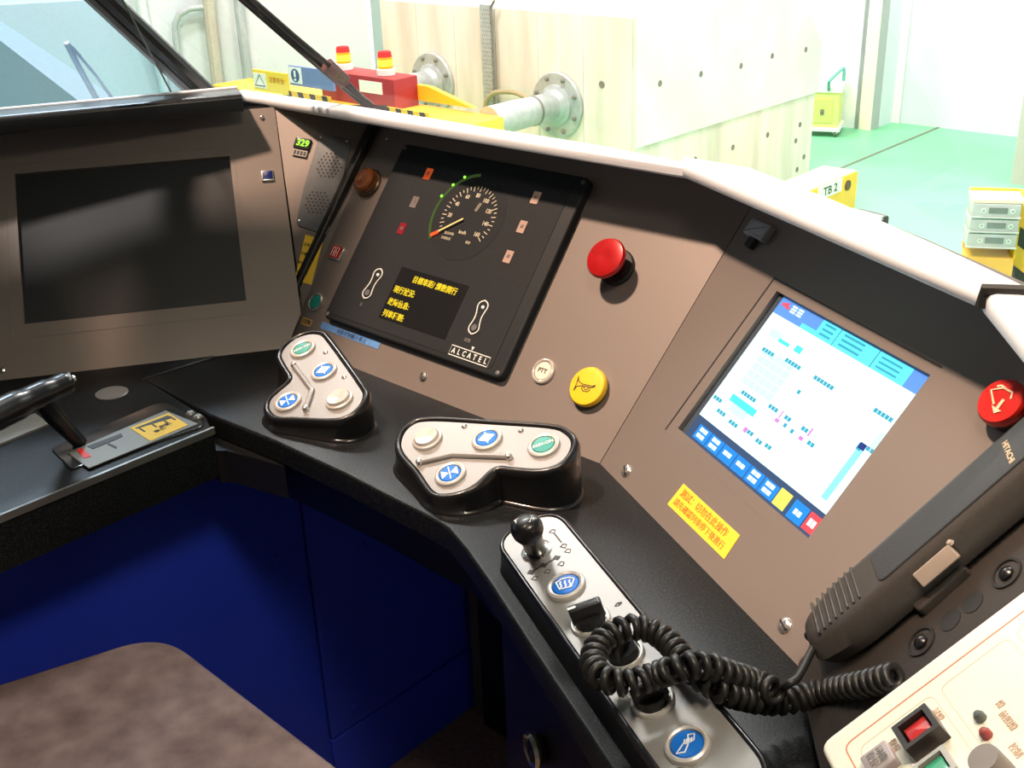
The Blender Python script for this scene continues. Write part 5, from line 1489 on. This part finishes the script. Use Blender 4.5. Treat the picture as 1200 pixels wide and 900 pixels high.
yv0 = ys.uv(1165, 222)[1]; yu0 = ys.uv(1163, 230)[0]
ysx = thing('yellow_shelf', 'plain yellow shelf rising behind the drawer rack', 'shelf', yaw(ys.p0, -14))
part('upright', box(yu0, yu0 + 0.6, 0.0, 0.03, 0.0, yv0), hy_m, ysx, smooth=0)
part('brace', tube([(yu0 + 0.05, -0.02, yv0 - 0.09), (yu0 + 0.22, -0.02, yv0 - 0.01)], 0.012, 6), mat('cream_brace', (0.90, 0.80, 0.50), 0.5, var=0.02), ysx)

# wiper outside the glass, then grey bars for a wiper reflection
PW = Plane(FAR[2], AZ, -45)
def wiper(label, segs, P, h, group=None):
    p0 = P.pt(*P.uv(*segs[0][1][-1], h), h)
    t = thing('wiper', label, 'wiper', Matrix.Translation(p0), group)
    for nm, pts, r, m_ in segs:
        q = [P.pt(*P.uv(x, y, h), h) - p0 for x, y in pts]
        part(nm, tube(q, r, 8), m_, t)
dk_b = mat('brown_black_wiper', (0.030, 0.020, 0.018), 0.5, var=0.2)
wiper('dark double-arm wiper slanting across the windscreen', [
    ('arm', [(276, -6), (330, 41), (375, 80), (425, 122)], 0.0035, dk_b), ('arm', [(290, -6), (345, 42), (388, 78), (434, 124)], 0.0035, dk_b),
    ('blade', [(283, -6), (355, 58), (395, 92), (436, 125)], 0.0055, rubber_m), ('clamp', [(383, 76), (404, 96)], 0.011, mat('rust_clamp', (0.12, 0.05, 0.045), 0.5, var=0.2))], PW, -0.035)
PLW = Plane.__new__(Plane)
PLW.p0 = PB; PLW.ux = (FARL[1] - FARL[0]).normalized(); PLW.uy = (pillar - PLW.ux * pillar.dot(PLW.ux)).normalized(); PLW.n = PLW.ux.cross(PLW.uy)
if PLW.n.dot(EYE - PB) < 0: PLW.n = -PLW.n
wm = mat('wiper_reflection_grey', (0.45, 0.48, 0.50), 0.6, var=0.05)  # grey bars added to draw a wiper's reflection in the blue pane
wiper('grey V shape standing in for a wiper reflection in the blue pane', [('arm', [(92, 64), (112, 88), (138, 124)], 0.0026, wm), ('blade', [(78, 50), (90, 74), (118, 124)], 0.0048, wm), ('tip', [(79, 51), (86, 57), (94, 66)], 0.0030, wm)], PLW, -0.04)
# black fitting just outside the hood on the right
fx0 = at_z(1008, 257, 1.10)
mt = thing('mirror_bracket', 'small black bracket outside the windscreen base', 'bracket', yaw(fx0, -55))
part('body', box(-0.018, 0.018, 0.01, 0.022, -0.02, 0.004, 0.003), black_m, mt)
part('edge', box(-0.018, 0.018, 0.008, 0.011, 0.001, 0.005), chrome_m, mt, smooth=0)

a, b = at_z(-120, -45, 0.85), at_z(93, 119, 0.85)
struct('wall_dark_patch', wall_geo(a, b, 0.1, HALL, 0.85), mat('slate_patch', (0.22, 0.30, 0.33), 0.7, var=0.05))  # wall added to make the dark patch behind the blue pane
